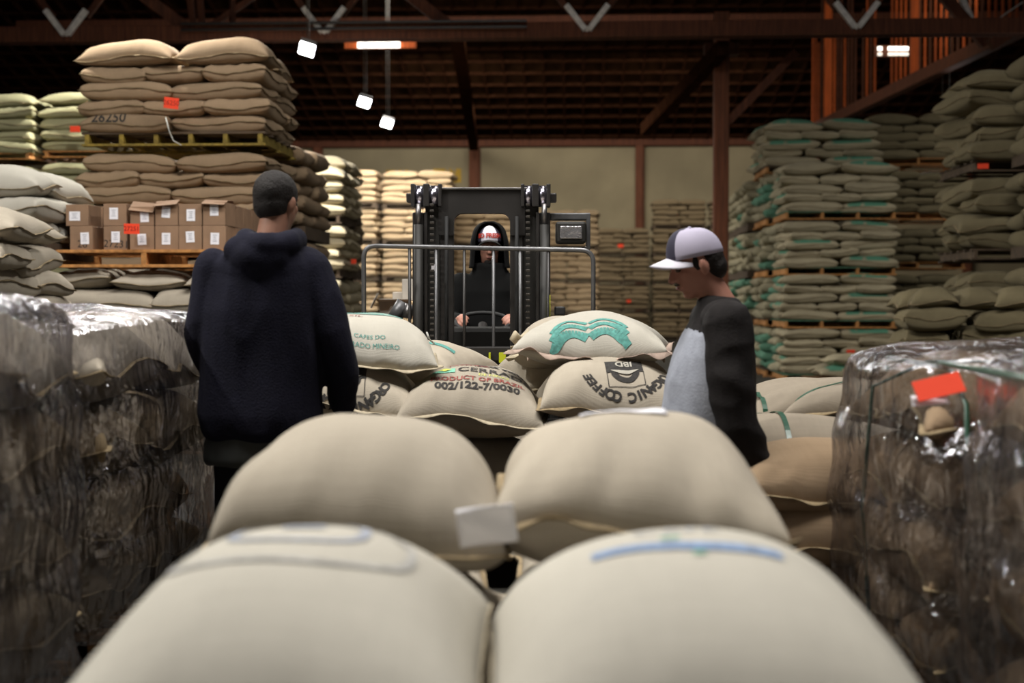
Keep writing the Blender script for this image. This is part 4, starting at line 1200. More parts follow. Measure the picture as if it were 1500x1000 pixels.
# ================================================================== FILM WRAPPED LOADS
def shell(x0, x1, y0, y1, z0, z1, seed, label, n=120, m=60, waist=.0, group=None):
    """film stretched round a load: rounded box, sagging in between the sacks, gathered on top"""
    cx, cy = (x0 + x1) / 2, (y0 + y1) / 2
    a, b = (x1 - x0) / 2, (y1 - y0) / 2
    H = z1 - z0
    vs = []; off = Vector((seed * 3.1, seed * 1.7, seed * .9))
    side = int(m * .68)
    for j in range(m + 1):
        if j <= side:
            t = j / side; zz = t * H * .93; rr = 1.0 - .05 * t ** 6 - .02 * math.sin(t * PI * 4) ** 2
        else:
            t = (j - side) / (m - side)
            ang = t * PI / 2
            rr = .95 * math.cos(ang) ** .55 if t < 1 else 0.0
            zz = H * .93 + H * .07 * math.sin(ang)
        for i in range(n):
            th = 2 * PI * i / n
            c, s = math.cos(th), math.sin(th)
            k = 5.0
            den = (abs(c) ** k + abs(s) ** k) ** (1 / k)
            p = Vector((c / den * a * rr, s / den * b * rr, zz))
            nrm = Vector((c, s, .2))
            q = Vector((p.x * 2.2, p.y * 2.2, p.z * 1.6)) + off
            d = noise.noise(q * 1.3) * .035 + (1 - abs(noise.noise(Vector((q.x * 2.4, q.y * 2.4, q.z * .9)))) * 2) * .026 + (1 - abs(noise.noise(Vector((q.x * 6, q.y * 6, q.z * 1.6)))) * 2) * .010 + noise.noise(q * 7) * .006
            if j == 0: d *= .3
            p2 = p + nrm * (d + .01)
            if j > side: p2.z += noise.noise(Vector((p.x * 3, p.y * 3, 5)) + off) * .035
            vs.append(p2)
    F = []
    for j in range(m):
        for i in range(n):
            F.append((j * n + i, j * n + (i + 1) % n, (j + 1) * n + (i + 1) % n, (j + 1) * n + i))
    me = mesh_from('film', np.array(vs), np.array(F), M['film'])
    o = obj('stretch_film', me, None, None, (cx, cy, z0))
    return tag(o, label, 'plastic wrap', group)

def wrapped(where, xl, y0, w, ztop, side, seed, label, cloth='tan', nl=4, top=None):
    d = w / 3 + w / 2
    lh = (ztop - .14 - .06) / nl
    stack(where, cloth, 'wrapped', xl, y0, w, [(0.0, nl, .14)], side, 'mid', lh=lh, topT=lh * 1.25, jit=.8, tiernames=['load'], over=1.22, pinch=.1, q=.34, cloth_top=top)
    shell(xl - .09, xl + w + .09, y0 - .10, y0 + d + .09, .12, ztop + .03, seed, label, group=None)
wrapped('left wrapped load beside hooded man', -2.93, 4.62, 1.36, 1.20, 'R', 3, 'clear plastic stretch film round the left load nearest the hooded man', 'dim', 4, 'tan')
wrapped('nearest left wrapped load', -2.95, 3.15, 1.38, 1.25, 'R', 5, 'shiny stretch film round the nearest wrapped load at left edge', 'dim', 4, 'tan')
wrapped('right wrapped load with red card', .98, 3.95, 1.40, 1.08, 'L', 8, 'shiny stretch film round the right load with the red card', 'brown')
wrapped('nearest right wrapped load', 1.06, 2.62, 1.36, 1.12, 'L', 9, 'wrinkled stretch film round the nearest load at right edge', 'brown')
rc = thing('lot_card', 'large red lot card under film on the right wrapped load', 'card', W(1375, 566, 3.79), 0, 'orange-red lot cards', rot=(-.55, -.22, .1))
box('sheet', (-.065, -.002, -.03), (.065, .002, .03), M['red_card'], rc, 0)
paper('paper_tag', 'white paper slip below the large red card under film', W(1362, 586, 3.80), .10, .03, (-.5, -.05, .1), .003)
for i, (pts, l) in enumerate((([(.93, 4.57, .14), (.90, 4.57, .6), (.93, 4.57, .98), (1.1, 4.57, 1.06), (2.2, 4.57, 1.06)], 'leftmost green strap on the right wrapped load'),
                              ([(1.05, 3.90, .14), (1.05, 3.89, .6), (1.05, 3.92, .97), (1.05, 4.1, 1.06), (1.05, 4.9, 1.06)], 'green strap down the middle of the right wrapped load'))):
    tube('green_strap', pts, .007, M['strap'], None, 6)
    tag(bpy.data.objects['green_strap' if i == 0 else 'green_strap.001'], l, 'strap', 'green plastic straps')
t = W(1478, 560, 2.9)
tube('green_strap', [(t.x, 2.55, .14), (t.x, 2.54, .6), (t.x, 2.57, 1.02), (t.x, 2.8, 1.1), (t.x, 3.5, 1.1)], .007, M['strap'], None, 6)
tag(bpy.data.objects['green_strap.002'], 'green strap on the nearest right wrapped load', 'strap', 'green plastic straps')

# ================================================================== UNWRAPPED STRAPPED LOAD AT RIGHT
g4 = 'sacks of the strapped load'
SB = []
def sb(px, py, D, w, l, T, lab, rz, seed, kind='dun', **k):
    o = nsack(kind, px, py, D, w, l, T, lab, g4, rz, seed, 'x', seam=(.018, .006, 'seam'), rim=-.15, q=.42, pinch=.1, **k)
    SB.append(o)
sb(1215, 553, 6.35, .62, .88, .25, 'top sack of the strapped load beyond the capped man', .1, 51)
sb(1300, 556, 6.0, .62, .88, .25, 'second top sack of strapped load, half behind the film', -.15, 52)
sb(1172, 608, 5.75, .60, .86, .27, 'sack under the green strap, second layer, strapped load', .06, 53)
sb(1330, 612, 5.75, .60, .86, .26, 'second layer sack near the film, strapped load', 0, 54)
sb(1200, 642, 5.25, .50, .82, .26, 'darker bulging sack end, third layer of strapped load', .3, 55, 'brown')
sb(1205, 722, 5.2, .50, .80, .26, 'dark sack end, fourth layer of the strapped load', .15, 56, 'brown')
sb(1220, 795, 5.2, .50, .80, .26, 'dark sack end, fifth layer of the strapped load', 0, 57, 'brown')
sb(1190, 690, 6.0, .60, .86, .25, 'inner sack of the strapped load, middle layer', 0, 58, 'brown')
sb(1190, 760, 6.0, .60, .86, .25, 'inner sack of the strapped load, low layer', 0, 59, 'brown')
sb(1190, 825, 5.9, .60, .86, .25, 'inner sack of the strapped load, bottom layer', 0, 60, 'brown')
sb(1240, 865, 5.2, .50, .80, .24, 'bottom sack end of the strapped load', 0.1, 61, 'brown')
pallet(.80, 2.1, 4.98, 6.6, .0, .13, 'pallet under the strapped load at right', 'wood_dark')
SBT = bvh_of(SB)
def wrap_strap(label, p0, p1, w=.016, seed=0):
    """a flat strap lying over the sacks from p0 to p1 (plan positions), hugging them and running down the ends"""
    pts = []
    n = 40
    for i in range(n + 1):
        t = i / n
        p = Vector(p0).lerp(Vector(p1), t)
        h = SBT.ray_cast(Vector((p.x, p.y, 3)), Vector((0, 0, -1)))
        z = h[0].z + .006 if h[0] else (pts[-1].z - .08 if pts else .6)
        pts.append(Vector((p.x, p.y, z)))
    zs = [p.z for p in pts]
    for _ in range(2):
        zs = [max(zs[i], (zs[max(i - 1, 0)] + zs[min(i + 1, n)]) / 2) for i in range(n + 1)]
    for p, z in zip(pts, zs): p.z = z
    d = (Vector(p1) - Vector(p0)); s = Vector((-d.y, d.x, 0)).normalized() * w / 2
    bm = bmesh.new(); rows = []
    for p in pts:
        rows.append([bm.verts.new(p - s), bm.verts.new(p + s), bm.verts.new(p + s + Vector((0, 0, .002))), bm.verts.new(p - s + Vector((0, 0, .002)))])
    for a, b in zip(rows, rows[1:]):
        for k in range(4): bm.faces.new((a[k], a[(k + 1) % 4], b[(k + 1) % 4], b[k]))
    o = obj('green_strap', me_of(bm), M['strap'])
    return tag(o, label, 'strap', 'green plastic straps')
q0, q1 = W(1150, 640, 5.55), W(1170, 600, 6.1)
wrap_strap('green strap over the sack end beyond the capped man', (q0.x + .02, 5.38, 0), (q0.x - .02, 6.3, 0), .02)
wrap_strap('second green strap slanting over the strapped load top', (q0.x - .15, 5.9, 0), (q0.x + .5, 6.2, 0), .02)

# ================================================================== PEOPLE
def ell(bm, c, r, seg=20, rot=None):
    k = bmesh.ops.create_uvsphere(bm, u_segments=seg, v_segments=seg // 2 + 2, radius=1.0)
    mt = Matrix.Translation(c) @ (rot.to_matrix().to_4x4() if rot else Matrix.Identity(4)) @ Matrix.Diagonal((*r, 1))
    for v in k['verts']: v.co = mt @ v.co

def rings(bm, rr, n=24, power=2.3):
    """closed loft of level rings (z, cx, cy, rx, ry)"""
    R = []
    for z, cx, cy, rx, ry in rr:
        ring_ = []
        for i in range(n):
            a = 2 * PI * i / n
            c, s = math.cos(a), math.sin(a)
            ring_.append(bm.verts.new((cx + rx * math.copysign(abs(c) ** (2 / power), c), cy + ry * math.copysign(abs(s) ** (2 / power), s), z)))
        R.append(ring_)
    for a, b in zip(R, R[1:]):
        for i in range(n): bm.faces.new((a[i], a[(i + 1) % n], b[(i + 1) % n], b[i]))
    bm.faces.new(R[0][::-1]); bm.faces.new(R[-1])

def limb(bm, pts, rad, n=14, sub=4):
    """tapering limb through the joints, rounded at both ends"""
    P = [Vector(p) for p in pts]
    out = []; rr = []
    for i in range(len(P) - 1):
        for k in range(sub):
            t = k / sub
            p0 = P[max(i - 1, 0)]; p1 = P[i]; p2 = P[i + 1]; p3 = P[min(i + 2, len(P) - 1)]
            lin = p1.lerp(p2, t)
            cr = 0.5 * ((2 * p1) + (-p0 + p2) * t + (2 * p0 - 5 * p1 + 4 * p2 - p3) * t * t + (-p0 + 3 * p1 - 3 * p2 + p3) * t ** 3)
            out.append(lin.lerp(cr, .5)); rr.append(rad[i] * (1 - t) + rad[i + 1] * t)
    out.append(P[-1]); rr.append(rad[-1])
    tube_bm(bm, out, rr, n)
    ell(bm, out[0], (rr[0],) * 3, 12); ell(bm, out[-1], (rr[-1],) * 3, 12)

def fuse(name, bm, voxel, m, parent, smooth=6, wr=0.0, wf=9.0, seed=0, stretch=(1, 1, 1)):
    me = me_of(bm, name)
    o = bpy.data.objects.new(name, me); COL.objects.link(o)
    r = o.modifiers.new('r', 'REMESH'); r.mode = 'VOXEL'; r.voxel_size = voxel
    s = o.modifiers.new('s', 'SMOOTH'); s.factor = .5; s.iterations = smooth
    dg = bpy.context.evaluated_depsgraph_get(); dg.update()
    me2 = bpy.data.meshes.new_from_object(o.evaluated_get(dg))
    bpy.data.objects.remove(o)
    me2.name = name
    if wr:
        nrm = [v.normal.copy() for v in me2.vertices]
        for v, nn in zip(me2.vertices, nrm):
            q = Vector((v.co.x * stretch[0], v.co.y * stretch[1], v.co.z * stretch[2])) * wf + Vector((seed, 0, 0))
            v.co += nn * (noise.noise(q) * wr + (1 - 2 * abs(noise.noise(q * .6 + Vector((9, 3, 1))))) * wr * .8)
    for p in me2.polygons: p.use_smooth = True
    me2.materials.clear()
    return obj(name, me2, m, parent)

def head(bm, M4, ears=True):
    """cranium, jaw, brow, nose, lips, chin and ears in head space, faces +y"""
    b = bmesh.new()
    ell(b, (0, -.012, .030), (.076, .097, .086), 24)
    ell(b, (0, .020, -.028), (.061, .070, .085), 24)
    ell(b, (0, .050, -.092), (.030, .032, .022), 16)
    ell(b, (0, .012, -.070), (.056, .058, .045), 20)
    limb(b, [(-.042, .070, .024), (0, .084, .026), (.042, .070, .024)], [.012, .013, .012], 8, 2)
    limb(b, [(0, .084, .018), (0, .104, -.016), (0, .108, -.028)], [.009, .012, .014], 10, 3)
    ell(b, (.012, .096, -.030), (.009, .011, .008), 10); ell(b, (-.012, .096, -.030), (.009, .011, .008), 10)
    ell(b, (0, .084, -.056), (.024, .012, .007), 12); ell(b, (0, .083, -.066), (.021, .012, .008), 12)
    ell(b, (.040, .058, -.018), (.02, .02, .02), 12); ell(b, (-.040, .058, -.018), (.02, .02, .02), 12)
    if ears:
        for s in (-1, 1):
            ell(b, (s * .079, -.010, -.006), (.011, .020, .032), 14, Euler((-.2, 0, s * -.25)))
            ell(b, (s * .076, -.006, -.028), (.009, .011, .014), 10)
    b.transform(M4)
    me = bpy.data.meshes.new('h'); b.to_mesh(me); b.free(); bm.from_mesh(me)

def hand(bm, wrist, direction, palm_n, side=1, curl=.5, s=1.0):
    """palm, four unequal bent fingers and a thumb leaving the side of the palm near its base"""
    d = Vector(direction).normalized(); n = Vector(palm_n); n = (n - d * n.dot(d)).normalized(); x = d.cross(n) * side
    w = Vector(wrist)
    def P(a, b_, c): return w + (d * a + x * b_ + n * c) * s
    b = bmesh.new()
    limb(b, [P(-.01, 0, 0), P(.03, 0, 0), P(.075, .0, .004)], [.024 * s, .028 * s, .026 * s], 12, 3)
    ell(b, P(.05, -.022, .0), (.022 * s,) * 3, 10); ell(b, P(.05, .022, .0), (.022 * s,) * 3, 10)
    for i, (off, ln) in enumerate(((-.033, .062), (-.011, .075), (.011, .070), (.032, .055))):
        a0 = P(.078, off, .0)
        pts = [P(.055, off * .8, 0), a0]
        ang = 0; p = a0
        for seg_ in (.45, .32, .25):
            ang += curl * .75
            p = p + (d * math.cos(ang) + n * math.sin(ang)) * ln * seg_ * s
            pts.append(p)
        limb(b, pts, [.010 * s, .0098 * s, .0090 * s, .0082 * s, .0072 * s], 8, 2)
    limb(b, [P(.015, -.022, .004), P(.040, -.050, .016), P(.066, -.062, .026), P(.088, -.062, .034)], [.014 * s, .012 * s, .0105 * s, .009 * s], 8, 2)
    me = bpy.data.meshes.new('h'); b.to_mesh(me); b.free(); bm.from_mesh(me)

def rotm(yaw=0, pitch=0, roll=0, at=(0, 0, 0)):
    return Matrix.Translation(at) @ Euler((pitch, roll, yaw)).to_matrix().to_4x4()

def shoes(t, pts, m):
    for (x, y, r) in pts:
        b = bmesh.new()
        ell(b, (0, .06, .045), (.048, .13, .045), 16); ell(b, (0, -.05, .06), (.042, .06, .055), 14); bx(b, (-.045, -.1, 0.0), (.045, .17, .03), .01)
        b.transform(rotm(r, 0, 0, (x, y, 0)))
        fuse('shoe', b, .010, m, t, 3)

# ------------------------------------------------ man in the navy hoodie, seen from behind
r0 = W(386, 442, 5.40)
P1 = thing('person', 'person in navy hoodie seen from behind, short dark hair, standing left of the sacks', 'person', (r0.x, r0.y, 0), YAW)
HM = rotm(-.45, -.06, .03, (.050, .045, 1.625))
b = bmesh.new()
head(b, HM)
limb(b, [(.02, -.02, 1.38), (.035, .0, 1.50), (.045, .02, 1.57)], [.075, .062, .060], 16)
rings(b, [(.80, 0, 0, .15, .10), (.95, 0, 0, .16, .11), (1.1, 0, 0, .15, .10), (1.3, 0, 0, .18, .11), (1.40, .01, 0, .15, .08), (1.44, .02, 0, .06, .05)])
AR = [(.19, 0, 1.375), (.27, -.02, 1.14), (.305, .03, .98), (.30, .13, .86)]
AL = [(-.19, 0, 1.375), (-.235, 0, 1.12), (-.22, .12, 1.0), (-.10, .27, .93)]
limb(b, AR, [.055, .045, .040, .030]); limb(b, AL, [.055, .045, .040, .030])
hand(b, (.30, .14, .85), (.0, .75, -.65), (-.6, .3, -.4), 1, .5)
hand(b, (-.09, .28, .925), (.5, .8, -.1), (.1, .1, -1), -1, .5)
for s in (-1, 1):
    limb(b, [(s * .10, 0, .85), (s * .12, .01, .47), (s * .13, -.02, .09)], [.085, .058, .04])
fuse('body', b, .007, M['skin_dark'], P1, 4)
b = bmesh.new()
rings(b, [(.735, -.005, .0, .225, .155), (.76, -.005, .0, .240, .165), (.82, -.01, 0, .248, .170), (.95, -.01, 0, .245, .165), (1.10, -.008, 0, .242, .160), (1.22, -.005, 0, .240, .155), (1.32, 0, 0, .232, .142), (1.385, .003, 0, .222, .125), (1.425, .01, 0, .178, .108), (1.47, .02, 0, .105, .085), (1.50, .03, 0, .08, .075)], 28)
limb(b, AR, [.080, .074, .068, .050]); limb(b, AL, [.080, .076, .066, .048])
limb(b, [(.30, .10, .895), (.30, .135, .855)], [.046, .042])
limb(b, [(-.135, .235, .94), (-.10, .27, .93)], [.046, .042])
ell(b, (.0, -.045, 1.36), (.19, .10, .09), 20)
# hood lying bunched round the neck
pts = []
for i in range(22):
    a = 2 * PI * i / 22
    back = max(0, -math.sin(a))
    pts.append((.032 + (.098 + .015 * back) * math.cos(a), .0 + (.088 + .03 * back) * math.sin(a), 1.475 + .012 * math.sin(a) + .010 * math.cos(2 * a) - .03 * max(0, math.sin(a))))
tube_bm(b, pts, [.036 + .014 * max(0, -math.sin(2 * PI * i / 22)) for i in range(22)], 12, closed=True)
ell(b, (.005, -.115, 1.415), (.115, .05, .070), 18); ell(b, (-.065, -.085, 1.44), (.075, .055, .055), 16)
hd = fuse('hoodie', b, .009, M['navy'], P1, 5, .010, 7, 3, (1.6, 1.6, .6))
b = bmesh.new()
for s in (-.0,):
    limb(b, [(.297, .125, .868), (.30, .145, .845)], [.047, .044], 14)
fuse('cuff', b, .008, M['navy'], P1, 3)
b = bmesh.new()
rings(b, [(.635, -.01, 0, .222, .150), (.66, -.01, 0, .228, .155), (.72, -.008, 0, .225, .152), (.80, 0, 0, .20, .14)], 28)
fuse('shirt_hem', b, .010, M['shirt_grey'], P1, 3, .006, 9, 1, (2, 2, .5))
b = bmesh.new()
rings(b, [(.62, 0, 0, .19, .13), (.75, 0, 0, .195, .135), (.86, 0, 0, .18, .13)], 24)
for s in (-1, 1):
    limb(b, [(s * .10, 0, .76), (s * .115, .01, .45), (s * .125, -.01, .10)], [.105, .085, .075])
fuse('trousers', b, .012, M['denim'], P1, 4, .008, 8)
b = bmesh.new()
ell(b, (0, -.018, .036), (.083, .104, .089), 26); ell(b, (0, -.045, -.01), (.074, .068, .065), 22)
b.transform(HM)
fuse('hair', b, .007, M['hair'], P1, 14, .0015, 60)
shoes(P1, [(-.13, .0, .15), (.13, -.01, -.1)], M['rubber'])
for s in (-1, 1):
    b = bmesh.new(); ell(b, (s * .031, .076, .004), (.012, .012, .009), 12); b.transform(HM)
    obj('eye', me_of(b, 'eye', True), M['eye'], P1)

P1.scale = (.95, .95, 1)
# ------------------------------------------------ man in the cap, in profile, looking down
r0 = W(1047, 442, 5.30)
P2 = thing('person', 'person in pale cap and grey shirt with charcoal sleeves, in profile looking down', 'person', (r0.x, r0.y, 0), YAW + PI / 2)
HM = rotm(0.08, -.30, 0, (0, .068, 1.385))
b = bmesh.new()
head(b, HM)
limb(b, [(0, -.03, 1.20), (0, .005, 1.28), (0, .045, 1.34)], [.075, .060, .057], 16)
rings(b, [(.60, 0, 0, .14, .10), (.8, 0, 0, .15, .11), (1.0, 0, 0, .15, .10), (1.15, 0, -.01, .16, .09), (1.22, 0, -.02, .12, .07), (1.25, 0, -.02, .05, .05)])
AL = [(-.185, -.02, 1.165), (-.235, -.030, .93), (-.235, -.055, .80), (-.20, -.145, .635)]
AR = [(.185, -.02, 1.165), (.225, -.02, .93), (.215, .05, .80), (.16, .17, .70)]
limb(b, AL, [.055, .045, .040, .029]); limb(b, AR, [.055, .045, .040, .029])
hand(b, (-.198, -.152, .625), (.08, -.42, -.90), (.95, .2, .0), 1, .35)
hand(b, (.155, .18, .695), (-.3, .9, -.2), (0, 0, -1), 1, .5)
for s in (-1, 1):
    limb(b, [(s * .10, -.02, .66), (s * .12, .10, .38), (s * .12, -.03, .09)], [.085, .058, .04])
fuse('body', b, .006, M['skin'], P2, 4)
b = bmesh.new()
rings(b, [(.605, 0, .01, .185, .128), (.64, 0, .012, .20, .142), (.72, 0, .015, .205, .160), (.84, 0, .020, .205, .168), (.95, 0, .015, .205, .158), (1.05, 0, .0, .205, .142), (1.13, 0, -.010, .195, .122), (1.19, 0, -.02, .155, .100), (1.235, 0, -.018, .10, .080), (1.262, 0, -.012, .072, .070)], 28)
sh = fuse('shirt', b, .009, M['shirt_light'], P2, 5, .009, 7, 5, (1.5, 1.5, .7))
sh.data.materials.append(M['shirt_dark'])
for p in sh.data.polygons:
    c = p.center
    if c.z > 1.115 + .35 * max(0, c.y) - .0 or c.y < -.075 - .0 * c.z:
        p.material_index = 1
for nm, A in (('sleeve', AL), ('sleeve', AR)):
    b = bmesh.new()
    limb(b, A, [.092, .080, .074, .050]); ell(b, Vector(A[0]) + Vector((-math.copysign(.06, A[0][0]), 0, .02)), (.10, .085, .075), 18)
    fuse(nm, b, .009, M['shirt_dark'], P2, 4, .009, 9, 2, (1, 1, 1.4))
b = bmesh.new()
rings(b, [(.50, 0, .02, .17, .125), (.60, 0, 0, .185, .13), (.68, 0, 0, .17, .12)], 24)
for s in (-1, 1):
    limb(b, [(s * .095, 0, .58), (s * .115, .10, .36), (s * .12, -.02, .10)], [.10, .082, .07])
fuse('trousers', b, .012, M['denim'], P2, 4)
b = bmesh.new()
ell(b, (0, -.030, .014), (.080, .078, .058), 24); ell(b, (0, -.060, -.022), (.070, .050, .055), 20)
for s in (-1, 1): ell(b, (s * .067, .012, .012), (.012, .014, .030), 12)
b.transform(HM)
fuse('hair', b, .006, M['hair'], P2, 3, .002, 60)
def cap(P, HM, side_m, front_m, brim_m, bl=.075):
    CMx = HM @ rotm(0, .10, 0, (0, -.004, .032))
    b = bmesh.new()
    n = 28; m_ = 10; R = []
    for j in range(m_ + 1):
        t = j / m_ * PI / 2
        row = []
        for i in range(n):
            a = 2 * PI * i / n
            fr = max(0, math.sin(a))
            row.append(b.verts.new((.087 * math.cos(t) ** .85 * math.cos(a) if j < m_ else 0, .108 * math.cos(t) ** (.85 - .25 * fr) * math.sin(a) if j < m_ else 0, .108 * math.sin(t) * (1 + .05 * fr))))
        R.append(row)
    for j in range(m_):
        for i in range(n):
            b.faces.new((R[j][i], R[j][(i + 1) % n], R[j + 1][(i + 1) % n], R[j + 1][i]))
    bmesh.ops.remove_doubles(b, verts=b.verts, dist=.0005)
    b.transform(CMx)
    me = me_of(b, 'cap_crown', True)
    crown = obj('cap_crown', me, side_m, P)
    me.materials.append(front_m)
    inv = CMx.inverted()
    for p in me.polygons:
        q = inv @ p.center
        if math.radians(50) < math.atan2(q.y / .108, q.x / .087) < math.radians(130): p.material_index = 1
    md = crown.modifiers.new('t', 'SOLIDIFY'); md.thickness = .003
    # seams of the panels and the button
    bt = bmesh.new(); ell(bt, CMx @ Vector((0, 0, .110)), (.008, .008, .005), 10); obj('button', me_of(bt, 'button', True), side_m, crown)
    b = bmesh.new()
    g = []
    for i in range(17):
        a = PI * (.10 + .80 * i / 16)
        row = []
        for j in range(6):
            t = j / 5
            x = .084 * math.cos(a); y0 = .100 * math.sin(a)
            y = y0 + t * bl * (math.sin((i / 16) * PI) ** .45)
            z = .004 + .012 * math.cos((x / .084) * PI / 2) - .016 * t - .25 * x * x / .084 * 1.2
            row.append(b.verts.new((x * (1 + .02 * t), y, z)))
        g.append(row)
    for i in range(16):
        for j in range(5): b.faces.new((g[i][j], g[i + 1][j], g[i + 1][j + 1], g[i][j + 1]))
    b.transform(CMx)
    br = obj('cap_brim', me_of(b, 'cap_brim', True), brim_m, P)
    md = br.modifiers.new('t', 'SOLIDIFY'); md.thickness = .004
    return CMx
CMx = cap(P2, HM, M['cap_lilac'], M['cap_navy'], M['cap_white'])
for s in (-1, 1):
    b = bmesh.new(); ell(b, (s * .031, .077, .004), (.012, .012, .008), 12); b.transform(HM)
    obj('eye', me_of(b, 'eye', True), M['eye'], P2)
    b = bmesh.new(); limb(b, [(s * .015, .094, .024), (s * .034, .086, .028), (s * .048, .072, .022)], [.003, .004, .002], 6, 2); b.transform(HM)
    obj('eyebrow', me_of(b, 'eyebrow', True), M['hair'], P2)
b = bmesh.new(); ell(b, (0, .0945, -.061), (.020, .005, .006), 12); b.transform(HM)
obj('lips', me_of(b, 'lips', True), M['lip'], P2)
b = bmesh.new(); limb(b, [(-.022, .090, -.050), (0, .098, -.046), (.022, .090, -.050)], [.003, .004, .003], 6, 2); b.transform(HM)
obj('moustache', me_of(b, 'moustache', True), M['hair'], P2)
shoes(P2, [(-.12, -.03, .1), (.12, .0, -.1)], M['rubber'])

# ================================================================== FORKLIFT
MX = 8.2
f0 = W(703, 442, MX)
FK = thing('forklift', 'black forklift with raised mast facing us, grey load backrest before it', 'forklift', (f0.x, f0.y, 0), YAW)
def fx(px, y=0.0):
    """local x of a pixel column, y metres behind the mast plane"""
    return (px - 750) / FPX * (MX + y) - (703 - 750) / FPX * MX
def fz(py, y=0.0):
    return 1.25 + (442 - py) / FPX * (MX + y)
K = M['black_steel']; K2 = M['black_paint']
for a, b_ in (((605, 622)), ((790, 806))):      # outer (fixed) uprights with flange and web
    o = box('outer_upright', (fx(a), -.03, .12), (fx(b_), .05, fz(312)), K, FK, .006)
    s = 1 if a < 700 else -1
    xx = fx(b_) if s > 0 else fx(a)
    box('upright_flange', (min(xx, xx + s * .02), -.045, .12), (max(xx, xx + s * .02), .0, fz(312)), K, FK, .003)
for a, b_ in ((623, 645), (766, 789)):          # inner stage channels
    box('inner_upright', (fx(a), .0, .3), (fx(b_), .07, fz(276)), K2, FK, .006)
for a, b_ in ((645, 665), (747, 767)):
    box('lift_channel', (fx(a), -.02, .3), (fx(b_), .05, fz(278)), K, FK, .008)
# crosshead: a plate with the rounded window cut out beneath
def crosshead():
    bm = bmesh.new()
    x0, x1 = fx(643), fx(769); zt, zb = fz(277), fz(313)
    wi0, wi1 = fx(665), fx(747)
    r = .05; zl = fz(345)
    out = [(x0, zl), (x0, zt), (x1, zt), (x1, zl), (wi1, zl)]
    for k in range(7):
        a = k / 6 * PI / 2
        out.append((wi1 - r + r * math.cos(a), zb - r + r * math.sin(a)))
    for k in range(7):
        a = PI / 2 + k / 6 * PI / 2
        out.append((wi0 + r + r * math.cos(a), zb - r + r * math.sin(a)))
    out.append((wi0, zl))
    vs = [bm.verts.new((x, -.035, z)) for x, z in out]
    f = bm.faces.new(vs)
    r_ = bmesh.ops.extrude_face_region(bm, geom=[f])
    for v in [g for g in r_['geom'] if isinstance(g, bmesh.types.BMVert)]: v.co.y += .09
    return me_of(bm, 'crosshead')
obj('crosshead', crosshead(), K, FK)
box('top_rail', (fx(640), -.05, fz(279)), (fx(772), .07, fz(276)), M['steel'], FK, .003)
for a, b_ in ((609, 621), (630, 643), (768, 779), (789, 800)):   # chain sheaves on top
    xm = (fx(a) + fx(b_)) / 2; w_ = (fx(b_) - fx(a)) / 2
    sh_ = cyl('chain_sheave', (xm - w_, .0, fz(288)), (xm + w_, .0, fz(288)), .062, M['roller'], FK, 24)
    cyl('sheave_hub', (xm - w_ - .004, .0, fz(288)), (xm + w_ + .004, .0, fz(288)), .022, K, sh_, 14)
for a, b_ in ((603, 609), (621, 630), (643, 648), (763, 768), (779, 789), (800, 806)):
    box('sheave_cheek', (fx(a), -.07, fz(304)), (fx(b_), .07, fz(271)), K, FK, .005)
for a, b_ in ((596, 606), (805, 815)):
    box('stub_axle', (fx(a), -.03, fz(297)), (fx(b_), .04, fz(284)), K, FK, .006)
for px in (634, 773):                            # leaf chains: pale links down from the sheaves
    ch = thing('lift_chain', None, None, (0, 0, 0)); ch.parent = FK
    for k in range(26):
        z = fz(300) - k * .034
        box('chain_link', (fx(px) - .012, -.075, z - .013), (fx(px) + .012, -.062, z), M['chain'], ch, .002)
for px in (614, 797):
    cyl('lift_cylinder', (fx(px), -.055, .3), (fx(px), -.055, fz(330)), .026, K2, FK, 18)
    cyl('cylinder_rod', (fx(px), -.055, fz(330)), (fx(px), -.055, fz(300)), .016, M['steel'], FK, 14)
cyl('hydraulic_hose', (fx(803), -.08, fz(512)), (fx(803), -.08, fz(432)), .010, M['yellow_paint'], FK, 8)
tube('hydraulic_hose', round_path([(fx(655), -.05, fz(318)), (fx(655), -.08, fz(400)), (fx(655), -.05, .6)], .08), .011, M['rubber'], FK, 8)
tube('hydraulic_hose', round_path([(fx(757), -.05, fz(318)), (fx(757), -.08, fz(400)), (fx(757), -.05, .6)], .08), .011, M['rubber'], FK, 8)
box('mast_tie', (fx(606), .03, .55), (fx(806), .07, .68), K, FK, .006)
box('mast_tie', (fx(606), .03, .14), (fx(806), .07, .30), K, FK, .006)
box('inspection_label', (fx(632), -.003, fz(397)), (fx(637), -.001, fz(387)), M['paper'], FK, 0)
# carriage and load backrest, a little ahead of the mast
by = -.28
for z0, z1 in ((.92, 1.0), (.50, .60)):
    box('carriage_bar', (fx(560, by), by - .04, z0), (fx(846, by), by + .03, z1), K, FK, .006)
tube('backrest_frame', round_path([(fx(533, by), by, .55), (fx(533, by), by, fz(360, by)), (fx(869, by), by, fz(367, by)), (fx(869, by), by, .55)], .07, 7), .0135, M['grey_tube'], FK, 10)
for px in (600, 639, 680, 723, 762, 803):
    tube('backrest_bar', [(fx(px, by), by, .6), (fx(px, by), by, fz(363 + (px - 600) * .02, by))], .0085, M['grey_tube'] if px in (639, 723, 762) else K, FK, 8)
tube('cross_rod', [(fx(655, by), by - .02, fz(511, by)), (fx(768, by), by - .02, fz(511, by))], .007, M['yellow_paint'], FK, 8)
for a, b_ in ((669, 680), (689, 694), (716, 719), (731, 741)):
    box('yellow_mark', (fx(a, by), by - .055, fz(531, by)), (fx(b_, by), by - .041, fz(516, by)), M['yellow_paint'], FK, .002)
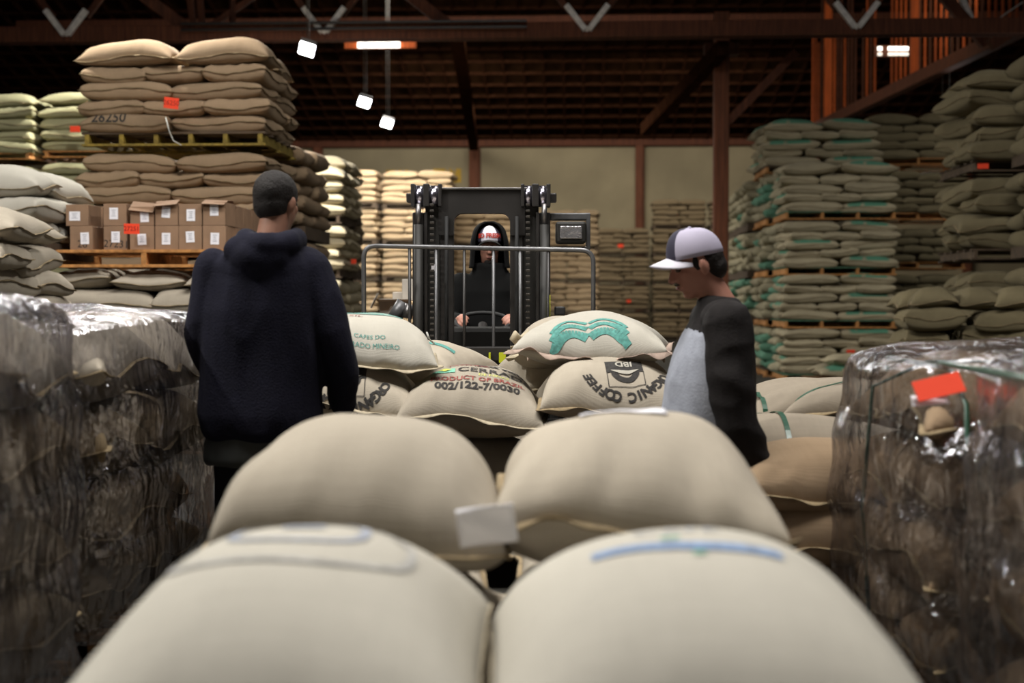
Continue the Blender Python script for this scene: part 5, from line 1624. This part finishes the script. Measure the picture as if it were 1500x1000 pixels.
for s in (-.28, .28):
    box('fork', (s - .05, by - 1.45, .27), (s + .05, by - .03, .30), K, FK, .005)
    box('fork_shank', (s - .05, by - .07, .27), (s + .05, by - .03, .95), K, FK, .005)
# work lamp on its bracket
lb = obj('lamp_bracket', None, None, FK)
bm = bmesh.new()
bx(bm, (fx(806), .02, fz(322)), (fx(862), .12, fz(312)), .006)
bx(bm, (fx(859), .02, fz(366)), (fx(865), .12, fz(312)), .004)
bx(bm, (fx(806), .02, fz(368)), (fx(862), .12, fz(361)), .004)
bpy.data.objects.remove(lb)
lb = obj('lamp_bracket', me_of(bm, 'lamp_bracket'), M['grey_tube'], FK)
hl = box('work_lamp', (fx(814), -.03, fz(357)), (fx(858), .10, fz(325)), K2, FK, .014)
hl_c = hl.location
l2 = box('lamp_glass', (-(fx(852) - fx(820)) / 2, -.075, -.036), ((fx(852) - fx(820)) / 2, -.062, .036), M['lens'], hl, .008)
# body behind the mast
BK = M['black_paint']
box('front_axle_housing', (-.45, .12, .18), (.45, .5, .48), K, FK, .02)
bm = bmesh.new(); bx(bm, (-.52, .35, .30), (.52, 2.5, .78), .05)
obj('chassis', me_of(bm, 'chassis'), BK, FK)
bm = bmesh.new(); bx(bm, (-.48, 1.55, .78), (.48, 2.45, 1.12), .07)
obj('engine_hood', me_of(bm, 'engine_hood'), BK, FK)
bm = bmesh.new(); bx(bm, (-.55, 2.3, .35), (.55, 2.85, 1.10), .10)
obj('counterweight', me_of(bm, 'counterweight'), BK, FK)
bm = bmesh.new(); bx(bm, (-.50, .30, .70), (.50, .46, 1.10), .03)
obj('dashboard', me_of(bm, 'dashboard'), BK, FK)
st = box('seat', (-.22, 1.15, .84), (.22, 1.6, .96), M['rubber'], FK, .03)
box('seat_back', (-.22, 1.55, .96), (.22, 1.66, 1.40), M['rubber'], FK, .03)
bm = bmesh.new()
tube_bm(bm, [(0 + .17 * math.cos(a), .78 + .15 * math.sin(a), 1.12 + .06 * math.sin(a)) for a in [2 * PI * i / 24 for i in range(24)]], .013, 8, closed=True)
sw = obj('steering_wheel', me_of(bm, 'steering_wheel', True), M['rubber'], FK)
cyl('steering_column', (0, .46, .95), (0, .77, 1.10), .03, K, FK, 12)
for s in (-1, 1):
    for y, r in ((.28, .30), (2.05, .24)):
        wh = cyl('wheel', (s * .46, y, r), (s * .64, y, r), r, M['rubber'], FK, 28)
        cyl('rim', (s * .47, y, r), (s * .645, y, r), r * .5, M['grey_tube'], wh, 20)
    box('mudguard', (s * .56 - .1, -.02, .64), (s * .56 + .1, .62, .68), BK, FK, .01)
# silver cylinder leaning at the left of the mast
cyl('tilt_cylinder', (fx(577, .3), .3, fz(468, .3)), (fx(592, .3), .3, fz(443, .3)), .045, M['grey_tube'], FK, 18)
cyl('cylinder_collar', (fx(596, .25), .25, fz(466, .25)), (fx(601, .25), .25, fz(446, .25)), .03, M['steel'], FK, 14)
box('side_bracket', (fx(812, .2), .18, fz(462, .2)), (fx(828, .2), .25, fz(449, .2)), M['grey_tube'], FK, .01)

# pale cartons piled beyond the left of the mast, on a tall crate
CB = 1.9
def crt(px0, px1, py0, py1, D, dep, label, rz=0.0, flap=False):
    a = W(px0, py1, D); b_ = W(px1, py0, D)
    t = thing('carton', label, 'box', ((a.x + b_.x) / 2, a.y, a.z), YAW + rz, 'pale cartons behind the mast')
    w = (px1 - px0) / FPX * D; h = (py1 - py0) / FPX * D
    box('carton_body', (-w / 2, 0, 0), (w / 2, dep, h), M['card_grey'], t, .004)
    if flap:
        f = box('flap', (-w / 2, -.002, 0), (w / 2, .002, .10), M['card_grey'], t, 0); f.location = (0, -.02, h); f.rotation_euler = (1.35, 0, 0)
        f = box('flap', (-.002, 0, -.12), (.002, dep * .8, 0), M['card_grey'], t, 0); f.location = (-w / 2 - .035, 0, h); f.rotation_euler = (0, .45, 0)
    else:
        box('tape', (-w / 2 - .001, dep * .4, h), (w / 2 + .001, dep * .6, h + .002), M['paper'], t, 0)
    return t
crt(556, 600, 440, 462, 10.4, .35, 'pale open carton with raised flaps left of the forklift mast', .05, True)
crt(575, 592, 428, 440, 10.5, .2, 'small pale carton lying on the open carton')
crt(589, 612, 409, 440, 10.45, .2, 'tall narrow pale carton standing beside the mast')
cz = W(600, 462, 10.4)
ct = thing('packing_crate', 'wooden crate carrying the pale cartons behind the forklift', 'crate', (cz.x, cz.y - .05, 0), YAW)
for s in (-1, 1):
    for yy in (0, .55):
        box('crate_post', (s * .33 - .03, yy, 0), (s * .33 + .03, yy + .05, cz.z - .02), M['wood'], ct, .004)
for k in range(6):
    z = .1 + k * (cz.z - .2) / 5.4
    box('slat', (-.36, -.02, z), (.36, 0.0, z + .11), M['wood'], ct, .003)
    box('slat', (-.36, .60, z), (.36, .62, z + .11), M['wood'], ct, .003)
box('crate_lid', (-.38, -.03, cz.z - .02), (.38, .64, cz.z), M['wood'], ct, .003)

# ------------------------------------------------ driver
dy = 1.22
dx = (717 - 750) / FPX * (MX + dy) - (703 - 750) / FPX * MX
dp = FK.matrix_basis @ Vector((dx, dy, 0)) if False else Matrix.LocRotScale(FK.location, FK.rotation_euler, None) @ Vector((dx, dy, 0))
P3 = thing('person', 'forklift driver in black hooded jacket and white-fronted cap behind the mast', 'person', (dp.x, dp.y, 0), YAW + PI)
HM = rotm(.02, -.05, 0, (0, .0, 1.605))
b = bmesh.new()
head(b, HM, False)
limb(b, [(0, -.03, 1.40), (0, -.02, 1.47), (0, -.01, 1.54)], [.07, .058, .056], 16)
rings(b, [(.93, 0, -.02, .15, .11), (1.1, 0, -.02, .15, .10), (1.3, 0, -.02, .17, .10), (1.40, 0, -.02, .14, .08), (1.44, 0, -.02, .06, .05)])
AL = [(-.185, -.02, 1.36), (-.235, .05, 1.12), (-.16, .36, 1.13)]; AR = [(.185, -.02, 1.36), (.245, .04, 1.12), (.19, .34, 1.12)]
limb(b, AL, [.05, .043, .03]); limb(b, AR, [.05, .043, .03])
hand(b, (-.16, .37, 1.13), (.2, .9, .15), (.6, 0, -.7), -1, .8); hand(b, (.19, .35, 1.125), (-.1, .9, .2), (-.7, 0, -.6), 1, .8)
for s in (-1, 1): limb(b, [(s * .10, -.02, .98), (s * .15, .42, 1.0), (s * .16, .55, .78)], [.08, .058, .045])
fuse('body', b, .006, M['skin'], P3, 4)
b = bmesh.new()
rings(b, [(.90, 0, -.02, .19, .14), (1.05, 0, -.02, .20, .145), (1.2, 0, -.02, .205, .14), (1.32, 0, -.02, .20, .13), (1.40, 0, -.02, .15, .11), (1.46, 0, -.02, .11, .10), (1.50, 0, -.015, .10, .095)], 26)
limb(b, AL, [.085, .072, .050]); limb(b, AR, [.085, .072, .050])
fuse('jacket', b, .010, M['jacket'], P3, 4, .010, 7)
b = bmesh.new()
rings(b, [(.88, 0, 0, .17, .14), (1.0, 0, -.02, .18, .14)], 20)
for s in (-1, 1): limb(b, [(s * .10, -.0, .97), (s * .15, .42, .99), (s * .16, .52, .60)], [.10, .08, .06])
fuse('trousers', b, .012, M['denim'], P3, 4)
for s in (-1, 1):
    b2_ = bmesh.new(); ell(b2_, (s * .16, .58, .58), (.05, .13, .045), 14); fuse('shoe', b2_, .012, M['rubber'], P3, 2)
# hood: shell open at the face
b = bmesh.new()
n = 30; m_ = 20; G = []
for j in range(m_ + 1):
    v = -1 + 2 * j / m_
    row = []
    for i in range(n + 1):
        a = math.radians(-218 + (256) * i / n)        # open towards +y
        zz = v * .145
        rr = math.sqrt(max(0, 1 - v * v * .97)) ** .8 if v > 0 else 1 - .08 * v * v * -1
        x = .118 * rr * math.cos(a); y = .128 * rr * math.sin(a)
        if y > .075: y = .075 + (y - .075) * .3
        row.append(b.verts.new((x, y - .0, zz + .012 + (.01 if v > .5 else 0))))
    G.append(row)
for j in range(m_):
    for i in range(n): b.faces.new((G[j][i], G[j][i + 1], G[j + 1][i + 1], G[j + 1][i]))
b.transform(HM)
hh = obj('hood', me_of(b, 'hood', True), M['jacket'], P3)
md = hh.modifiers.new('t', 'SOLIDIFY'); md.thickness = .010; md.offset = 1
CMx = cap(P3, HM @ Matrix.Translation((0, 0, .0)), M['cap_navy'], M['cap_white'], M['black_paint'], .055)
# red arched letters on the cap's front panel
bt = bmesh.new(); me = text_mesh('SO FRESH', .040, bold=.0022); bt.from_mesh(me)
for v in bt.verts:
    a = v.co.x / .088
    v.co = Vector((.087 * math.sin(a) * -1, .110 * math.cos(a) + .002 - max(0, v.co.y + .0) * .35, .040 + v.co.y))
bt.transform(CMx); obj('cap_letters', me_of(bt, 'cap_letters'), M['cap_red'], P3)
for s in (-1, 1):
    b = bmesh.new(); ell(b, (s * .031, .077, .004), (.012, .012, .008), 12); b.transform(HM)
    obj('eye', me_of(b, 'eye', True), M['eye'], P3)
b = bmesh.new(); ell(b, (0, .0945, -.061), (.020, .005, .006), 12); b.transform(HM)
obj('lips', me_of(b, 'lips', True), M['lip'], P3)
b = bmesh.new(); ell(b, (0, .048, -.092), (.036, .040, .026), 14); b.transform(HM)
obj('beard', me_of(b, 'beard', True), M['hair'], P3)
build_stuff()
